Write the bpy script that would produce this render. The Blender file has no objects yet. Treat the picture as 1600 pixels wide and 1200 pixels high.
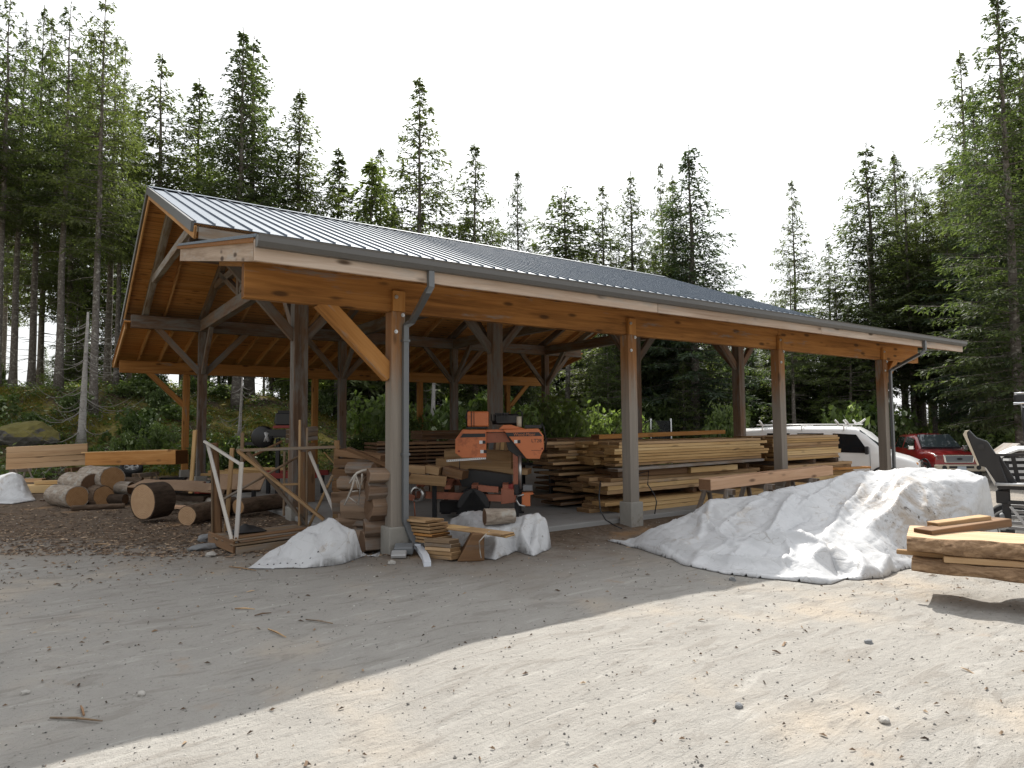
import bpy, bmesh, math, random
from mathutils import Vector, Matrix, noise, Euler
random.seed(7)
C = bpy.context.scene.collection
V = Vector
PI = math.pi

# ------------------------------------------------------------------ camera frame
S = 4.4
YAW, PIT, ROL, FPX = .6118, .0602, -.0082, 1036.16
CAM = V((-.8733*S, -1.8684*S, (.5044-.12)*S))
FW = V((math.sin(YAW), math.cos(YAW), 0)); RT = V((math.cos(YAW), -math.sin(YAW), 0)); UP = V((0, 0, 1))
CF = FW*math.cos(PIT)+UP*math.sin(PIT)
_U = UP*math.cos(PIT)-FW*math.sin(PIT)
CR = RT*math.cos(ROL)+_U*math.sin(ROL)
CU = _U*math.cos(ROL)-RT*math.sin(ROL)

def sstep(a, b, x):
    if a > b: return 1-sstep(b, a, x)
    t = min(1, max(0, (x-a)/(b-a))); return t*t*(3-2*t)

def ray(px, py): return CF+CR*((px-800)/FPX)+CU*((600-py)/FPX)
def atd(px, py, d): return CAM+ray(px, py)*d
def atz(px, py, z=0.):
    r = ray(px, py); return CAM+r*((z-CAM.z)/r.z)
def aty(px, py, y):
    r = ray(px, py); return CAM+r*((y-CAM.y)/r.y)
def base_z(x, y):
    s = -.035*min(25, max(0., x-1)); k = sstep(-.9, .5, y)*sstep(15.5, 14.2, y) if y < 1 else 1-sstep(14.5, 17, y)
    k *= 1-sstep(13.0, 15.5, x)
    return s*(1-k)-.11*sstep(-.5, -3.3, x)*sstep(-2., -4.2, y)
def atg(px, py):
    z = 0.
    for _ in range(20):
        p = atz(px, py, z); z = base_z(p.x, p.y)
    return p
def ud(u, d, z=0.):
    p = CAM+FW*d+RT*u; return V((p.x, p.y, z))
def dirpt(px, d):
    """ground point at depth d on the line of sight of column px"""
    return ud((px-800)/FPX*d, d)

def hill_mask(x, y):
    m = 1-.80*sstep(5, 14, x)-.2*sstep(14, 24, x)
    return m*sstep(16.8, 29, y)
def gz(x, y):
    z = base_z(x, y)
    m = hill_mask(x, y)
    if m > 0:
        n = noise.noise(V((x*.33, y*.33, 3.1)))
        n2 = noise.noise(V((x*.95, y*.95, 9.1)))
        z += m*3.4+sstep(0, .25, m)*(n*.55+max(0, n2)*.45)+.03*max(0, y-30)*min(1, m)
    if x > 22 or y > 20:
        z += .12*noise.noise(V((x*.4, y*.4, 1)))
    return z
def gzf(x, y):
    z = gz(x, y)
    d = math.hypot(x-CAM.x, y-CAM.y)
    if d < 22:
        z += .016*noise.noise(V((x*1.3, y*1.3, 5)))+.008*noise.noise(V((x*4, y*4, 7)))+.010*abs(noise.noise(V((x*.8+y*.5, y*2.4-x*.6, 2))))
        z += .004*noise.noise(V((x*11, y*11, 4)))
        if y < -.6:      # old wheel ruts curving through the yard
            for (yy, sl, cv) in ((-4.7, .10, .02), (-6.1, .10, .02), (-2.3, -.16, .015), (-3.7, -.16, .015)):
                t = (y-(yy+sl*x+cv*x*x+.12*noise.noise(V((x*.6, yy, 3)))))/.15
                if abs(t) < 2.5: z += (-.016*math.exp(-t*t)+.009*math.exp(-((abs(t)-1.5)/.5)**2))*(.55+.6*noise.noise(V((x*.9, yy*3, 8))))
    if -.4 < x < 14.2 and -.1 < y < 14.3: z = min(z, -.03)
    return z

# ------------------------------------------------------------------ materials
def new_mat(name):
    m = bpy.data.materials.new(name); m.use_nodes = True
    nt = m.node_tree; b = nt.nodes['Principled BSDF']
    return m, nt, b
def N(nt, t, **kw):
    n = nt.nodes.new(t)
    for k, v in kw.items():
        if k in n.inputs: n.inputs[k].default_value = v
        else: setattr(n, k, v)
    return n
def L(nt, a, b): nt.links.new(a, b)
def ramp(nt, src, stops, interp='LINEAR'):
    r = nt.nodes.new('ShaderNodeValToRGB'); r.color_ramp.interpolation = interp
    e = r.color_ramp.elements
    while len(e) > 1: e.remove(e[-1])
    e[0].position = stops[0][0]; e[0].color = (*stops[0][1], 1)
    for p, c in stops[1:]:
        q = e.new(p); q.color = (*c, 1)
    L(nt, src, r.inputs[0]); return r.outputs[0]
def mixc(nt, f, a, b, mode='MIX'):
    m = nt.nodes.new('ShaderNodeMix'); m.data_type = 'RGBA'; m.blend_type = mode
    for s, v in ((m.inputs[0], f), (m.inputs[6], a), (m.inputs[7], b)):
        if isinstance(v, (int, float)): s.default_value = v
        elif isinstance(v, tuple): s.default_value = (*v, 1)
        else: L(nt, v, s)
    return m.outputs[2]
def math_n(nt, op, a, b=0., c=None, clamp=False):
    m = nt.nodes.new('ShaderNodeMath'); m.operation = op; m.use_clamp = clamp
    for s, v in zip(m.inputs, (a, b, c if c is not None else 0.)):
        if isinstance(v, (int, float)): s.default_value = v
        else: L(nt, v, s)
    return m.outputs[0]
def maprange(nt, v, a, b, c=0., d=1.):
    m = nt.nodes.new('ShaderNodeMapRange'); m.interpolation_type = 'SMOOTHSTEP'
    L(nt, v, m.inputs[0])
    for i, x in zip((1, 2, 3, 4), (a, b, c, d)): m.inputs[i].default_value = x
    return m.outputs[0]
def bump(nt, b, h, strength=.3, dist=.01):
    n = nt.nodes.new('ShaderNodeBump'); n.inputs['Strength'].default_value = strength; n.inputs['Distance'].default_value = dist
    L(nt, h, n.inputs['Height']); L(nt, n.outputs[0], b.inputs['Normal'])

def wood(name, dark, mid, light, grey=.0, greycol=(.22, .20, .18), knots=.5, rough=.75, planks=0., end=.55, vary=.5, wlow=0.):
    m, nt, b = new_mat(name)
    tc = N(nt, 'ShaderNodeTexCoord'); oi = N(nt, 'ShaderNodeObjectInfo')
    off = N(nt, 'ShaderNodeVectorMath', operation='SCALE'); off.inputs[0].default_value = (37., 91., 53.)
    L(nt, oi.outputs['Random'], off.inputs[3])
    add = N(nt, 'ShaderNodeVectorMath', operation='ADD'); L(nt, tc.outputs['Object'], add.inputs[0]); L(nt, off.outputs[0], add.inputs[1])
    def mp(sx, sy, sz):
        q = N(nt, 'ShaderNodeMapping'); q.inputs['Scale'].default_value = (sx, sy, sz); L(nt, add.outputs[0], q.inputs[0]); return q.outputs[0]
    n1 = N(nt, 'ShaderNodeTexNoise', Scale=1., Detail=6., Roughness=.65, Distortion=.6); L(nt, mp(.7, 14, 14), n1.inputs['Vector'])
    n2 = N(nt, 'ShaderNodeTexNoise', Scale=1., Detail=3.); L(nt, mp(.5, 2.2, 2.2), n2.inputs['Vector'])
    f = math_n(nt, 'ADD', math_n(nt, 'MULTIPLY', n1.outputs[0], .62), math_n(nt, 'MULTIPLY', n2.outputs[0], .38))
    f = math_n(nt, 'ADD', f, math_n(nt, 'MULTIPLY', math_n(nt, 'SUBTRACT', oi.outputs['Random'], .5), vary*.35))
    col = ramp(nt, f, [(.3, dark), (.5, mid), (.68, light)])
    if planks:
        sx = N(nt, 'ShaderNodeSeparateXYZ'); L(nt, tc.outputs['Object'], sx.inputs[0])
        q = math_n(nt, 'DIVIDE', sx.outputs[1], planks); fl = math_n(nt, 'FLOOR', q); fr = math_n(nt, 'FRACT', q)
        wn = N(nt, 'ShaderNodeTexWhiteNoise', noise_dimensions='1D'); L(nt, fl, wn.inputs['W'])
        col = mixc(nt, math_n(nt, 'MULTIPLY', wn.outputs[0], .55), col, mixc(nt, .5, col, dark, 'MULTIPLY'))
        col = mixc(nt, maprange(nt, wn.outputs[0], .6, 1.), col, mixc(nt, .45, col, light))
        gr = math_n(nt, 'LESS_THAN', fr, .05)
        col = mixc(nt, gr, col, (.02, .012, .008))
    # knots
    vo = N(nt, 'ShaderNodeTexVoronoi', Scale=1.); L(nt, mp(1.6, 5., 5.), vo.inputs['Vector'])
    k = math_n(nt, 'MULTIPLY', maprange(nt, vo.outputs['Distance'], .23, .10), knots)
    col = mixc(nt, k, col, (.045, .022, .010))
    if grey or wlow:
        ng = N(nt, 'ShaderNodeTexNoise', Scale=1., Detail=4., Roughness=.7); L(nt, mp(.9, 5, 5), ng.inputs['Vector'])
        g = maprange(nt, ng.outputs[0], .62-.45*grey, .78-.3*grey)
        if wlow:   # weather-bleached towards the foot of a post (local x runs up the post)
            sx2 = N(nt, 'ShaderNodeSeparateXYZ'); L(nt, tc.outputs['Object'], sx2.inputs[0])
            g = math_n(nt, 'MAXIMUM', g, math_n(nt, 'MULTIPLY', maprange(nt, math_n(nt, 'ADD', sx2.outputs[0], math_n(nt, 'MULTIPLY', ng.outputs[0], 1.6)), 1.9, .9), wlow))
        col = mixc(nt, g, col, mixc(nt, n1.outputs[0], tuple(x*.65 for x in greycol), tuple(min(1, x*1.35) for x in greycol)))
    # end grain
    sn = N(nt, 'ShaderNodeSeparateXYZ'); L(nt, tc.outputs['Normal'], sn.inputs[0])
    e = math_n(nt, 'GREATER_THAN', math_n(nt, 'ABSOLUTE', sn.outputs[0]), .85)
    rg = N(nt, 'ShaderNodeTexNoise', Scale=18., Detail=3.); L(nt, tc.outputs['Object'], rg.inputs['Vector'])
    ecol = mixc(nt, 1., mixc(nt, rg.outputs[0], mid, dark), (end, end*.93, end*.85), 'MULTIPLY')
    col = mixc(nt, e, col, ecol)
    L(nt, col, b.inputs['Base Color']); b.inputs['Roughness'].default_value = rough; b.inputs['Specular IOR Level'].default_value = .25
    bump(nt, b, n1.outputs[0], .35, .004)
    return m

def plain(name, col, rough=.5, metal=0., nscale=6., nvar=.25, dirt=None, bmp=0., spec=.5, coat=0.):
    m, nt, b = new_mat(name)
    tc = N(nt, 'ShaderNodeTexCoord')
    n = N(nt, 'ShaderNodeTexNoise', Scale=nscale, Detail=5., Roughness=.6); L(nt, tc.outputs['Object'], n.inputs['Vector'])
    c = mixc(nt, n.outputs[0], tuple(x*(1-nvar) for x in col), tuple(min(1, x*(1+nvar)) for x in col))
    if dirt:
        n2 = N(nt, 'ShaderNodeTexNoise', Scale=nscale*.6, Detail=8., Roughness=.75); L(nt, tc.outputs['Object'], n2.inputs['Vector'])
        c = mixc(nt, maprange(nt, n2.outputs[0], .52, .7), c, dirt)
    L(nt, c, b.inputs['Base Color']); b.inputs['Roughness'].default_value = rough; b.inputs['Metallic'].default_value = metal
    b.inputs['Specular IOR Level'].default_value = spec
    if coat: b.inputs['Coat Weight'].default_value = coat; b.inputs['Coat Roughness'].default_value = .08
    if bmp: bump(nt, b, n.outputs[0], bmp, .01)
    return m

M = {}
M['beam'] = wood('warm_timber', (.17, .072, .020), (.39, .18, .052), (.49, .25, .084), grey=.08, knots=.8)
M['post'] = wood('weathered_post', (.15, .070, .027), (.27, .13, .052), (.36, .19, .085), grey=.22, greycol=(.25, .225, .195), knots=.6, wlow=.95)
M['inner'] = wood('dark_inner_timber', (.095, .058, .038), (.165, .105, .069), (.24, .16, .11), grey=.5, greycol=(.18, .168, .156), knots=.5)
M['rough'] = wood('grey_rough_timber', (.12, .08, .05), (.20, .14, .095), (.28, .21, .15), grey=.6, greycol=(.30, .275, .25))
M['fascia'] = wood('pale_fascia', (.30, .21, .15), (.48, .37, .29), (.60, .50, .42), grey=.25, greycol=(.42, .37, .33), knots=.9)
M['plank'] = wood('roof_planks', (.31, .13, .035), (.58, .275, .085), (.70, .375, .135), planks=.165, knots=.6, vary=0.)
M['rafter'] = wood('orange_rafter', (.32, .155, .055), (.54, .29, .115), (.66, .39, .175), knots=.5)
M['yellow'] = wood('fresh_cedar', (.38, .225, .09), (.58, .38, .175), (.70, .50, .26), knots=.5, end=.6, vary=.9)
M['tan'] = wood('tan_board', (.26, .155, .075), (.42, .27, .14), (.54, .37, .215), grey=.12, knots=.5, end=.55, vary=.9)
M['brown'] = wood('brown_board', (.12, .064, .032), (.21, .118, .060), (.30, .18, .10), grey=.2, greycol=(.15, .135, .12), knots=.5, end=.6, vary=.8)
M['pinkish'] = wood('pink_fir', (.44, .25, .145), (.60, .375, .235), (.68, .46, .31), knots=.7, end=.5, vary=.3)
M['palebeam'] = wood('pale_fir', (.36, .22, .12), (.54, .36, .21), (.64, .46, .30), knots=.6, vary=.3)
M['orangebeam'] = wood('orange_fir', (.27, .105, .028), (.46, .21, .06), (.58, .31, .11), knots=.4, vary=.3, end=.22)
M['pallet'] = wood('pallet_wood', (.13, .085, .05), (.24, .165, .10), (.34, .25, .165), grey=.45, greycol=(.26, .23, .20))
M['whitestick'] = wood('bleached_stick', (.36, .32, .27), (.50, .46, .41), (.60, .57, .52), grey=.4, greycol=(.50, .48, .46), knots=.3)
M['slab'] = wood('slab_face', (.34, .22, .12), (.52, .36, .22), (.62, .46, .30), knots=.4, vary=.2)

def bark_mat(name, a, b_, lich=0.):
    m, nt, b = new_mat(name)
    tc = N(nt, 'ShaderNodeTexCoord'); mp = N(nt, 'ShaderNodeMapping'); mp.inputs['Scale'].default_value = (3, 11, 11); L(nt, tc.outputs['Object'], mp.inputs[0])
    n = N(nt, 'ShaderNodeTexNoise', Scale=1.4, Detail=7., Roughness=.7, Distortion=.5); L(nt, mp.outputs[0], n.inputs['Vector'])
    c = ramp(nt, n.outputs[0], [(.3, a), (.62, b_)])
    if lich:
        n2 = N(nt, 'ShaderNodeTexNoise', Scale=7., Detail=5.); L(nt, tc.outputs['Object'], n2.inputs['Vector'])
        c = mixc(nt, maprange(nt, n2.outputs[0], .60-.15*lich, .7), c, (.40, .38, .34))
    L(nt, c, b.inputs['Base Color']); b.inputs['Roughness'].default_value = .9; b.inputs['Specular IOR Level'].default_value = .15
    bump(nt, b, n.outputs[0], .9, .02); return m
M['bark'] = bark_mat('log_bark', (.050, .034, .024), (.17, .12, .085))
M['barkpale'] = bark_mat('pale_bark', (.16, .12, .09), (.42, .36, .30), .5)
M['barkdark'] = bark_mat('dark_bark', (.028, .020, .015), (.085, .060, .044))
def logend(name, a, b_):
    m, nt, b = new_mat(name)
    tc = N(nt, 'ShaderNodeTexCoord'); sx = N(nt, 'ShaderNodeSeparateXYZ'); L(nt, tc.outputs['Object'], sx.inputs[0])
    nz = N(nt, 'ShaderNodeTexNoise', Scale=9., Detail=4.); L(nt, tc.outputs['Object'], nz.inputs['Vector'])
    r = math_n(nt, 'SQRT', math_n(nt, 'ADD', math_n(nt, 'POWER', sx.outputs[1], 2.), math_n(nt, 'POWER', sx.outputs[2], 2.)))
    w = math_n(nt, 'SINE', math_n(nt, 'ADD', math_n(nt, 'MULTIPLY', r, 240.), math_n(nt, 'MULTIPLY', nz.outputs[0], 9.)))
    c = mixc(nt, math_n(nt, 'ADD', math_n(nt, 'MULTIPLY', w, .22), math_n(nt, 'MULTIPLY', nz.outputs[0], .7)), a, b_)
    L(nt, c, b.inputs['Base Color']); b.inputs['Roughness'].default_value = .8; bump(nt, b, nz.outputs[0], .3, .01); return m
M['logend'] = logend('log_end_orange', (.30, .15, .06), (.55, .34, .17))
M['logenddark'] = logend('log_end_dark', (.09, .045, .022), (.19, .105, .055))
M['logendpale'] = logend('log_end_pale', (.36, .21, .11), (.58, .40, .24))
M['chunk'] = wood('split_wood', (.10, .060, .038), (.20, .13, .085), (.30, .21, .145), grey=.4, greycol=(.22, .19, .165), knots=.5, vary=1., end=.9)
M['roof'] = plain('roof_metal', (.165, .195, .235), .55, .08, 3., .12, spec=.18)
M['gutter'] = plain('gutter_metal', (.115, .112, .108), .42, .2, 5., .08)
M['spout'] = plain('downspout_metal', (.145, .155, .165), .4, .25, 5., .1)
M['whitespout'] = plain('white_downspout', (.72, .76, .82), .35, 0., 5., .08)
M['concrete'] = plain('concrete', (.30, .285, .255), .9, 0., 5., .25, dirt=(.16, .13, .10), bmp=.3)
M['floor'] = plain('slab_concrete', (.28, .275, .265), .85, 0., 1.5, .2, dirt=(.16, .135, .11), bmp=.15)
M['orange'] = plain('mill_orange', (.62, .185, .065), .42, 0., 4., .12, dirt=(.33, .085, .035))
M['orangedull'] = plain('mill_orange_dusty', (.36, .13, .075), .6, 0., 4., .2, dirt=(.20, .075, .045))
M['red'] = plain('dark_red', (.25, .02, .015), .4, 0., 5., .15)
M['black'] = plain('black_paint', (.014, .014, .016), .45, 0., 6., .2)
M['blackdull'] = plain('black_dusty', (.028, .027, .028), .7, 0., 6., .3)
M['rubber'] = plain('rubber', (.022, .022, .023), .85, 0., 9., .3)
M['steel'] = plain('steel', (.55, .55, .54), .35, .9, 6., .1)
M['chrome'] = plain('chrome', (.75, .76, .78), .12, 1., 6., .05)
M['white'] = plain('white_plastic', (.78, .78, .77), .4, 0., 5., .05)
M['vanwhite'] = plain('van_white', (.80, .80, .80), .3, 0., 2., .03, coat=.5)
M['truckred'] = plain('truck_red', (.27, .012, .016), .3, 0., 2., .05, coat=.8)
M['glass'] = plain('dark_glass', (.012, .015, .018), .06, 0., 2., .1, spec=.8)
M['screen'] = plain('windscreen', (.05, .065, .075), .05, 0., 2., .2, spec=.9)
M['lamp'] = plain('headlamp', (.62, .62, .60), .15, .3, 8., .15)
M['amber'] = plain('amber_lens', (.60, .26, .06), .2, 0., 8., .15)
M['grey'] = plain('grey_plastic', (.17, .18, .19), .5, 0., 5., .15)
M['silver'] = plain('silver_grey', (.44, .44, .44), .5, .3, 5., .1)
M['cardboard'] = plain('brown_sheet', (.33, .215, .135), .9, 0., 3., .2, dirt=(.22, .13, .075))
M['greenplate'] = plain('number_plate', (.48, .54, .60), .5, 0., 9., .05)
M['paletan'] = plain('pale_tan_edge', (.55, .48, .38), .6, 0., 5., .1)
def leafmat(name, a, b_, trans=.35, c3=None):
    m = bpy.data.materials.new(name); m.use_nodes = True; nt = m.node_tree; nt.nodes.clear()
    out = N(nt, 'ShaderNodeOutputMaterial'); g = N(nt, 'ShaderNodeNewGeometry'); oi = N(nt, 'ShaderNodeObjectInfo')
    tc = N(nt, 'ShaderNodeTexCoord')
    n = N(nt, 'ShaderNodeTexNoise', Scale=.9, Detail=3.); L(nt, tc.outputs['Object'], n.inputs['Vector'])
    f = math_n(nt, 'ADD', math_n(nt, 'MULTIPLY', g.outputs['Random Per Island'], .5), math_n(nt, 'SUBTRACT', n.outputs[0], .25))
    f = math_n(nt, 'ADD', f, math_n(nt, 'MULTIPLY', math_n(nt, 'SUBTRACT', oi.outputs['Random'], .5), .5), clamp=True)
    c = mixc(nt, f, a, b_)
    if c3: c = mixc(nt, maprange(nt, g.outputs['Random Per Island'], .93, .95), c, c3)
    d = N(nt, 'ShaderNodeBsdfPrincipled'); d.inputs['Roughness'].default_value = .55; d.inputs['Specular IOR Level'].default_value = .12; L(nt, c, d.inputs['Base Color'])
    t = N(nt, 'ShaderNodeBsdfTranslucent'); L(nt, mixc(nt, 1., c, (1.5, 1.7, .7), 'MULTIPLY'), t.inputs[0])
    mx = N(nt, 'ShaderNodeMixShader'); mx.inputs[0].default_value = trans
    L(nt, d.outputs[0], mx.inputs[1]); L(nt, t.outputs[0], mx.inputs[2]); L(nt, mx.outputs[0], out.inputs[0]); return m
M['needle'] = leafmat('fir_needles', (.058, .078, .044), (.130, .150, .085), .42)
M['needle2'] = leafmat('fir_needles_olive', (.064, .082, .040), (.150, .165, .088), .44)
M['needle3'] = leafmat('fir_needles_blue', (.050, .072, .054), (.105, .135, .095), .40)
M['needle_lit'] = leafmat('sunlit_young_needles', (.080, .105, .050), (.180, .205, .105), .5)  # brighter copy of the needles: sunlight on the young firs put into the colour
M['leaf'] = leafmat('shrub_leaves', (.060, .090, .036), (.16, .205, .085), .42, (.5, .55, .42))
M['leaflight'] = leafmat('light_shrub_leaves', (.10, .135, .055), (.23, .28, .135), .42)
M['moss'] = leafmat('moss_tufts', (.15, .135, .035), (.34, .28, .085), .35)
M['twig'] = plain('grey_twigs', (.24, .22, .20), .9, 0., 5., .3)
M['trunk'] = bark_mat('fir_trunk', (.075, .062, .055), (.22, .195, .175), .5)
M['trunkgrey'] = bark_mat('grey_snag', (.24, .22, .205), (.46, .44, .42), .4)

def tarp_mat(name='white_tarp', stain=None):
    m, nt, b = new_mat(name)
    tc = N(nt, 'ShaderNodeTexCoord')
    n = N(nt, 'ShaderNodeTexNoise', Scale=2.2, Detail=9., Roughness=.72, Distortion=.8); L(nt, tc.outputs['Object'], n.inputs['Vector'])
    n2 = N(nt, 'ShaderNodeTexNoise', Scale=.9, Detail=3.); L(nt, tc.outputs['Object'], n2.inputs['Vector'])
    n3 = N(nt, 'ShaderNodeTexNoise', Scale=13., Detail=4., Roughness=.7); L(nt, tc.outputs['Object'], n3.inputs['Vector'])
    c = mixc(nt, n2.outputs[0], (.48, .49, .51), (.58, .58, .58))
    d = math_n(nt, 'MULTIPLY', maprange(nt, n.outputs[0], .54, .64), maprange(nt, n2.outputs[0], .48, .6))
    c = mixc(nt, math_n(nt, 'MULTIPLY', d, .5), c, (.36, .30, .23))
    d2 = math_n(nt, 'MULTIPLY', maprange(nt, n3.outputs[0], .66, .74), maprange(nt, n2.outputs[0], .5, .62))
    c = mixc(nt, d2, c, (.10, .085, .07))
    # scuffed creases: thin lines where a warped noise crosses its middle value
    def crease(scale, wd, stretch=(1, 1, 1)):
        mp = N(nt, 'ShaderNodeMapping'); mp.inputs['Scale'].default_value = stretch; mp.inputs['Rotation'].default_value = (0, 0, scale*.7); L(nt, tc.outputs['Object'], mp.inputs[0])
        q = N(nt, 'ShaderNodeTexNoise', Scale=scale, Detail=1.5, Roughness=.4, Distortion=.25); L(nt, mp.outputs[0], q.inputs['Vector'])
        return math_n(nt, 'ABSOLUTE', math_n(nt, 'SUBTRACT', q.outputs[0], .5)), wd
    lines = None
    for sc_, wd, st in ((1.9, .006, (1, .45, 1)), (3.1, .006, (.4, 1, 1)), (5.5, .008, (1, .6, 1))):
        q, wd = crease(sc_, wd, st); ln = maprange(nt, q, wd, wd*.25)
        lines = ln if lines is None else math_n(nt, 'MAXIMUM', lines, ln)
    c = mixc(nt, math_n(nt, 'MULTIPLY', math_n(nt, 'MULTIPLY', lines, maprange(nt, n.outputs[0], .45, .6)), .55), c, (.26, .24, .22))
    if stain:
        gp = N(nt, 'ShaderNodeNewGeometry'); ds = N(nt, 'ShaderNodeVectorMath', operation='DISTANCE'); L(nt, gp.outputs['Position'], ds.inputs[0]); ds.inputs[1].default_value = stain
        am = math_n(nt, 'ADD', ds.outputs['Value'], math_n(nt, 'MULTIPLY', n2.outputs[0], 1.2))
        am = maprange(nt, am, 1.95, 1.0)
        c = mixc(nt, math_n(nt, 'MULTIPLY', math_n(nt, 'MULTIPLY', am, maprange(nt, n.outputs[0], .42, .62)), .8), c, (.34, .27, .20))
        c = mixc(nt, math_n(nt, 'MULTIPLY', am, maprange(nt, n3.outputs[0], .58, .66)), c, (.13, .11, .09))
    L(nt, c, b.inputs['Base Color']); b.inputs['Roughness'].default_value = .42; b.inputs['Specular IOR Level'].default_value = .4
    hh = None
    for sc_, am, st in ((1.9, 1., (1, .45, 1)), (3.1, .8, (.4, 1, 1)), (5.5, .45, (1, .6, 1)), (11., .18, (1, 1, 1))):
        q, _ = crease(sc_, 1, st); q = math_n(nt, 'MULTIPLY', math_n(nt, 'MINIMUM', q, .10), am*6)
        hh = q if hh is None else math_n(nt, 'ADD', hh, q)
    bump(nt, b, hh, .32, .035)
    return m
M['tarp'] = tarp_mat(); M['tarpbig'] = tarp_mat('stained_tarp', tuple(ud(5.6, 9.1, .45)))

# ------------------------------------------------------------------ objects
W = {}
def link(o, parent=None, mw=None):
    C.objects.link(o); mw = mw if mw is not None else Matrix.Identity(4)
    W[o] = mw
    if parent is not None:
        o.parent = parent; o.matrix_local = W[parent].inverted() @ mw
    else: o.matrix_world = mw
    return o
def thing(name, label, cat, loc=(0, 0, 0), rz=0., group=None):
    o = bpy.data.objects.new(name, None); o.empty_display_size = .2
    link(o, None, Matrix.Translation(loc) @ Matrix.Rotation(rz, 4, 'Z'))
    return tag(o, label, cat, group)
def tag(o, label, cat, group=None):
    o['label'] = label; o['category'] = cat; o['kind'] = 'thing'
    if group: o['group'] = group
    return o
def axes(xd, up=UP):
    x = V(xd).normalized(); u = V(up)
    if abs(x.dot(u)) > .999: u = V((0, 1, 0))
    y = u.cross(x).normalized(); z = x.cross(y)
    return Matrix((x, y, z)).transposed()
def frame(o, xd, up=UP):
    return Matrix.Translation(o) @ axes(xd, up).to_4x4()

class MB:
    """collects geometry in one mesh"""
    def __init__(s): s.v = []; s.f = []; s.m = []; s.sm = []
    def add(s, vs, fs, mi=0, smooth=False):
        o = len(s.v); s.v += [tuple(p) for p in vs]
        s.f += [tuple(i+o for i in f) for f in fs]; s.m += [mi]*len(fs); s.sm += [smooth]*len(fs); return s
    def box(s, c, size, rot=None, mi=0):
        c = V(c); h = V(size)/2
        vs = [V((a*h.x, b*h.y, d*h.z)) for a in (-1, 1) for b in (-1, 1) for d in (-1, 1)]
        if rot is not None: vs = [rot @ q for q in vs]
        return s.add([c+q for q in vs], [(0, 1, 3, 2), (4, 6, 7, 5), (0, 4, 5, 1), (2, 3, 7, 6), (0, 2, 6, 4), (1, 5, 7, 3)], mi)
    def bar(s, a, b, w, h, up=UP, mi=0):
        a, b = V(a), V(b)
        return s.box((a+b)/2, ((b-a).length, w, h), axes(b-a, up), mi)
    def tube(s, pts, r, n=8, mi=0, cap=True, smooth=True):
        pts = [V(p) for p in pts]; rs = r if isinstance(r, (list, tuple)) else [r]*len(pts)
        vs = []; 
        for i, p in enumerate(pts):
            t = (pts[min(i+1, len(pts)-1)]-pts[max(i-1, 0)])
            A = axes(t)
            for k in range(n):
                an = 2*PI*k/n
                vs.append(p+A @ V((0, math.cos(an)*rs[i], math.sin(an)*rs[i])))
        fs = [(i*n+k, i*n+(k+1) % n, (i+1)*n+(k+1) % n, (i+1)*n+k) for i in range(len(pts)-1) for k in range(n)]
        s.add(vs, fs, mi, smooth)
        if cap:
            o = len(s.v)-len(vs)
            s.f += [tuple(o+k for k in reversed(range(n))), tuple(o+(len(pts)-1)*n+k for k in range(n))]; s.m += [mi]*2; s.sm += [False]*2
        return s
    def prism(s, poly, a, b, fr=None, mi=0, smooth=False):
        """poly in (y,z) extruded along x from a to b, then mapped through matrix fr"""
        n = len(poly); vs = [V((a, p[0], p[1])) for p in poly]+[V((b, p[0], p[1])) for p in poly]
        if fr is not None: vs = [fr @ q for q in vs]
        s.add(vs, [(i, (i+1) % n, n+(i+1) % n, n+i) for i in range(n)], mi, smooth)
        o = len(s.v)-2*n
        s.f += [tuple(o+i for i in reversed(range(n))), tuple(o+n+i for i in range(n))]; s.m += [mi]*2; s.sm += [False]*2
        return s
    def mesh(s, name, mats, fix=True):
        me = bpy.data.meshes.new(name); me.from_pydata(s.v, [], s.f)
        for m in (mats if isinstance(mats, (list, tuple)) else [mats]): me.materials.append(m)
        me.polygons.foreach_set('material_index', s.m); me.polygons.foreach_set('use_smooth', s.sm)
        if fix:
            bm = bmesh.new(); bm.from_mesh(me); bmesh.ops.recalc_face_normals(bm, faces=bm.faces); bm.to_mesh(me); bm.free()
        me.update(); return me
    def build(s, name, mats, parent=None, mw=None, fix=True):
        """vertices are given in the frame mw (default: the parent's frame)"""
        o = bpy.data.objects.new(name, s.mesh(name, mats, fix))
        if mw is None: mw = W[parent] if parent is not None else Matrix.Identity(4)
        return link(o, parent, mw)

def bevel_mesh(me, off, seg=1):
    bm = bmesh.new(); bm.from_mesh(me)
    bmesh.ops.bevel(bm, geom=bm.edges[:], offset=off, segments=seg, affect='EDGES', profile=.5)
    bm.to_mesh(me); bm.free(); me.update()
def timber(name, a, b, w, h, mat, parent=None, up=UP, bev=.006, wob=0.):
    """a straight timber from a to b; local x runs along the grain"""
    a, b = V(a), V(b); Ln = (b-a).length
    mb = MB(); 
    if wob:
        n = max(2, int(Ln/.5)); seed = random.random()*50
        vs = []; fs = []
        for i in range(n+1):
            x = -Ln/2+Ln*i/n
            for (p, q) in ((-1, -1), (1, -1), (1, 1), (-1, 1)):
                dy = wob*noise.noise(V((x*1.3, p+seed, q))); dz = wob*noise.noise(V((x*1.3, p+seed+9, q)))
                vs.append((x, p*w/2+dy, q*h/2+dz))
        for i in range(n):
            for k in range(4): fs.append((i*4+k, i*4+(k+1) % 4, i*4+4+(k+1) % 4, i*4+4+k))
        fs += [(3, 2, 1, 0), (n*4, n*4+1, n*4+2, n*4+3)]
        mb.add(vs, fs)
    else: mb.box((0, 0, 0), (Ln, w, h))
    me = mb.mesh(name, mat)
    if bev and not wob: bevel_mesh(me, bev)
    o = bpy.data.objects.new(name, me)
    return link(o, parent, frame((a+b)/2, b-a, up))
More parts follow.
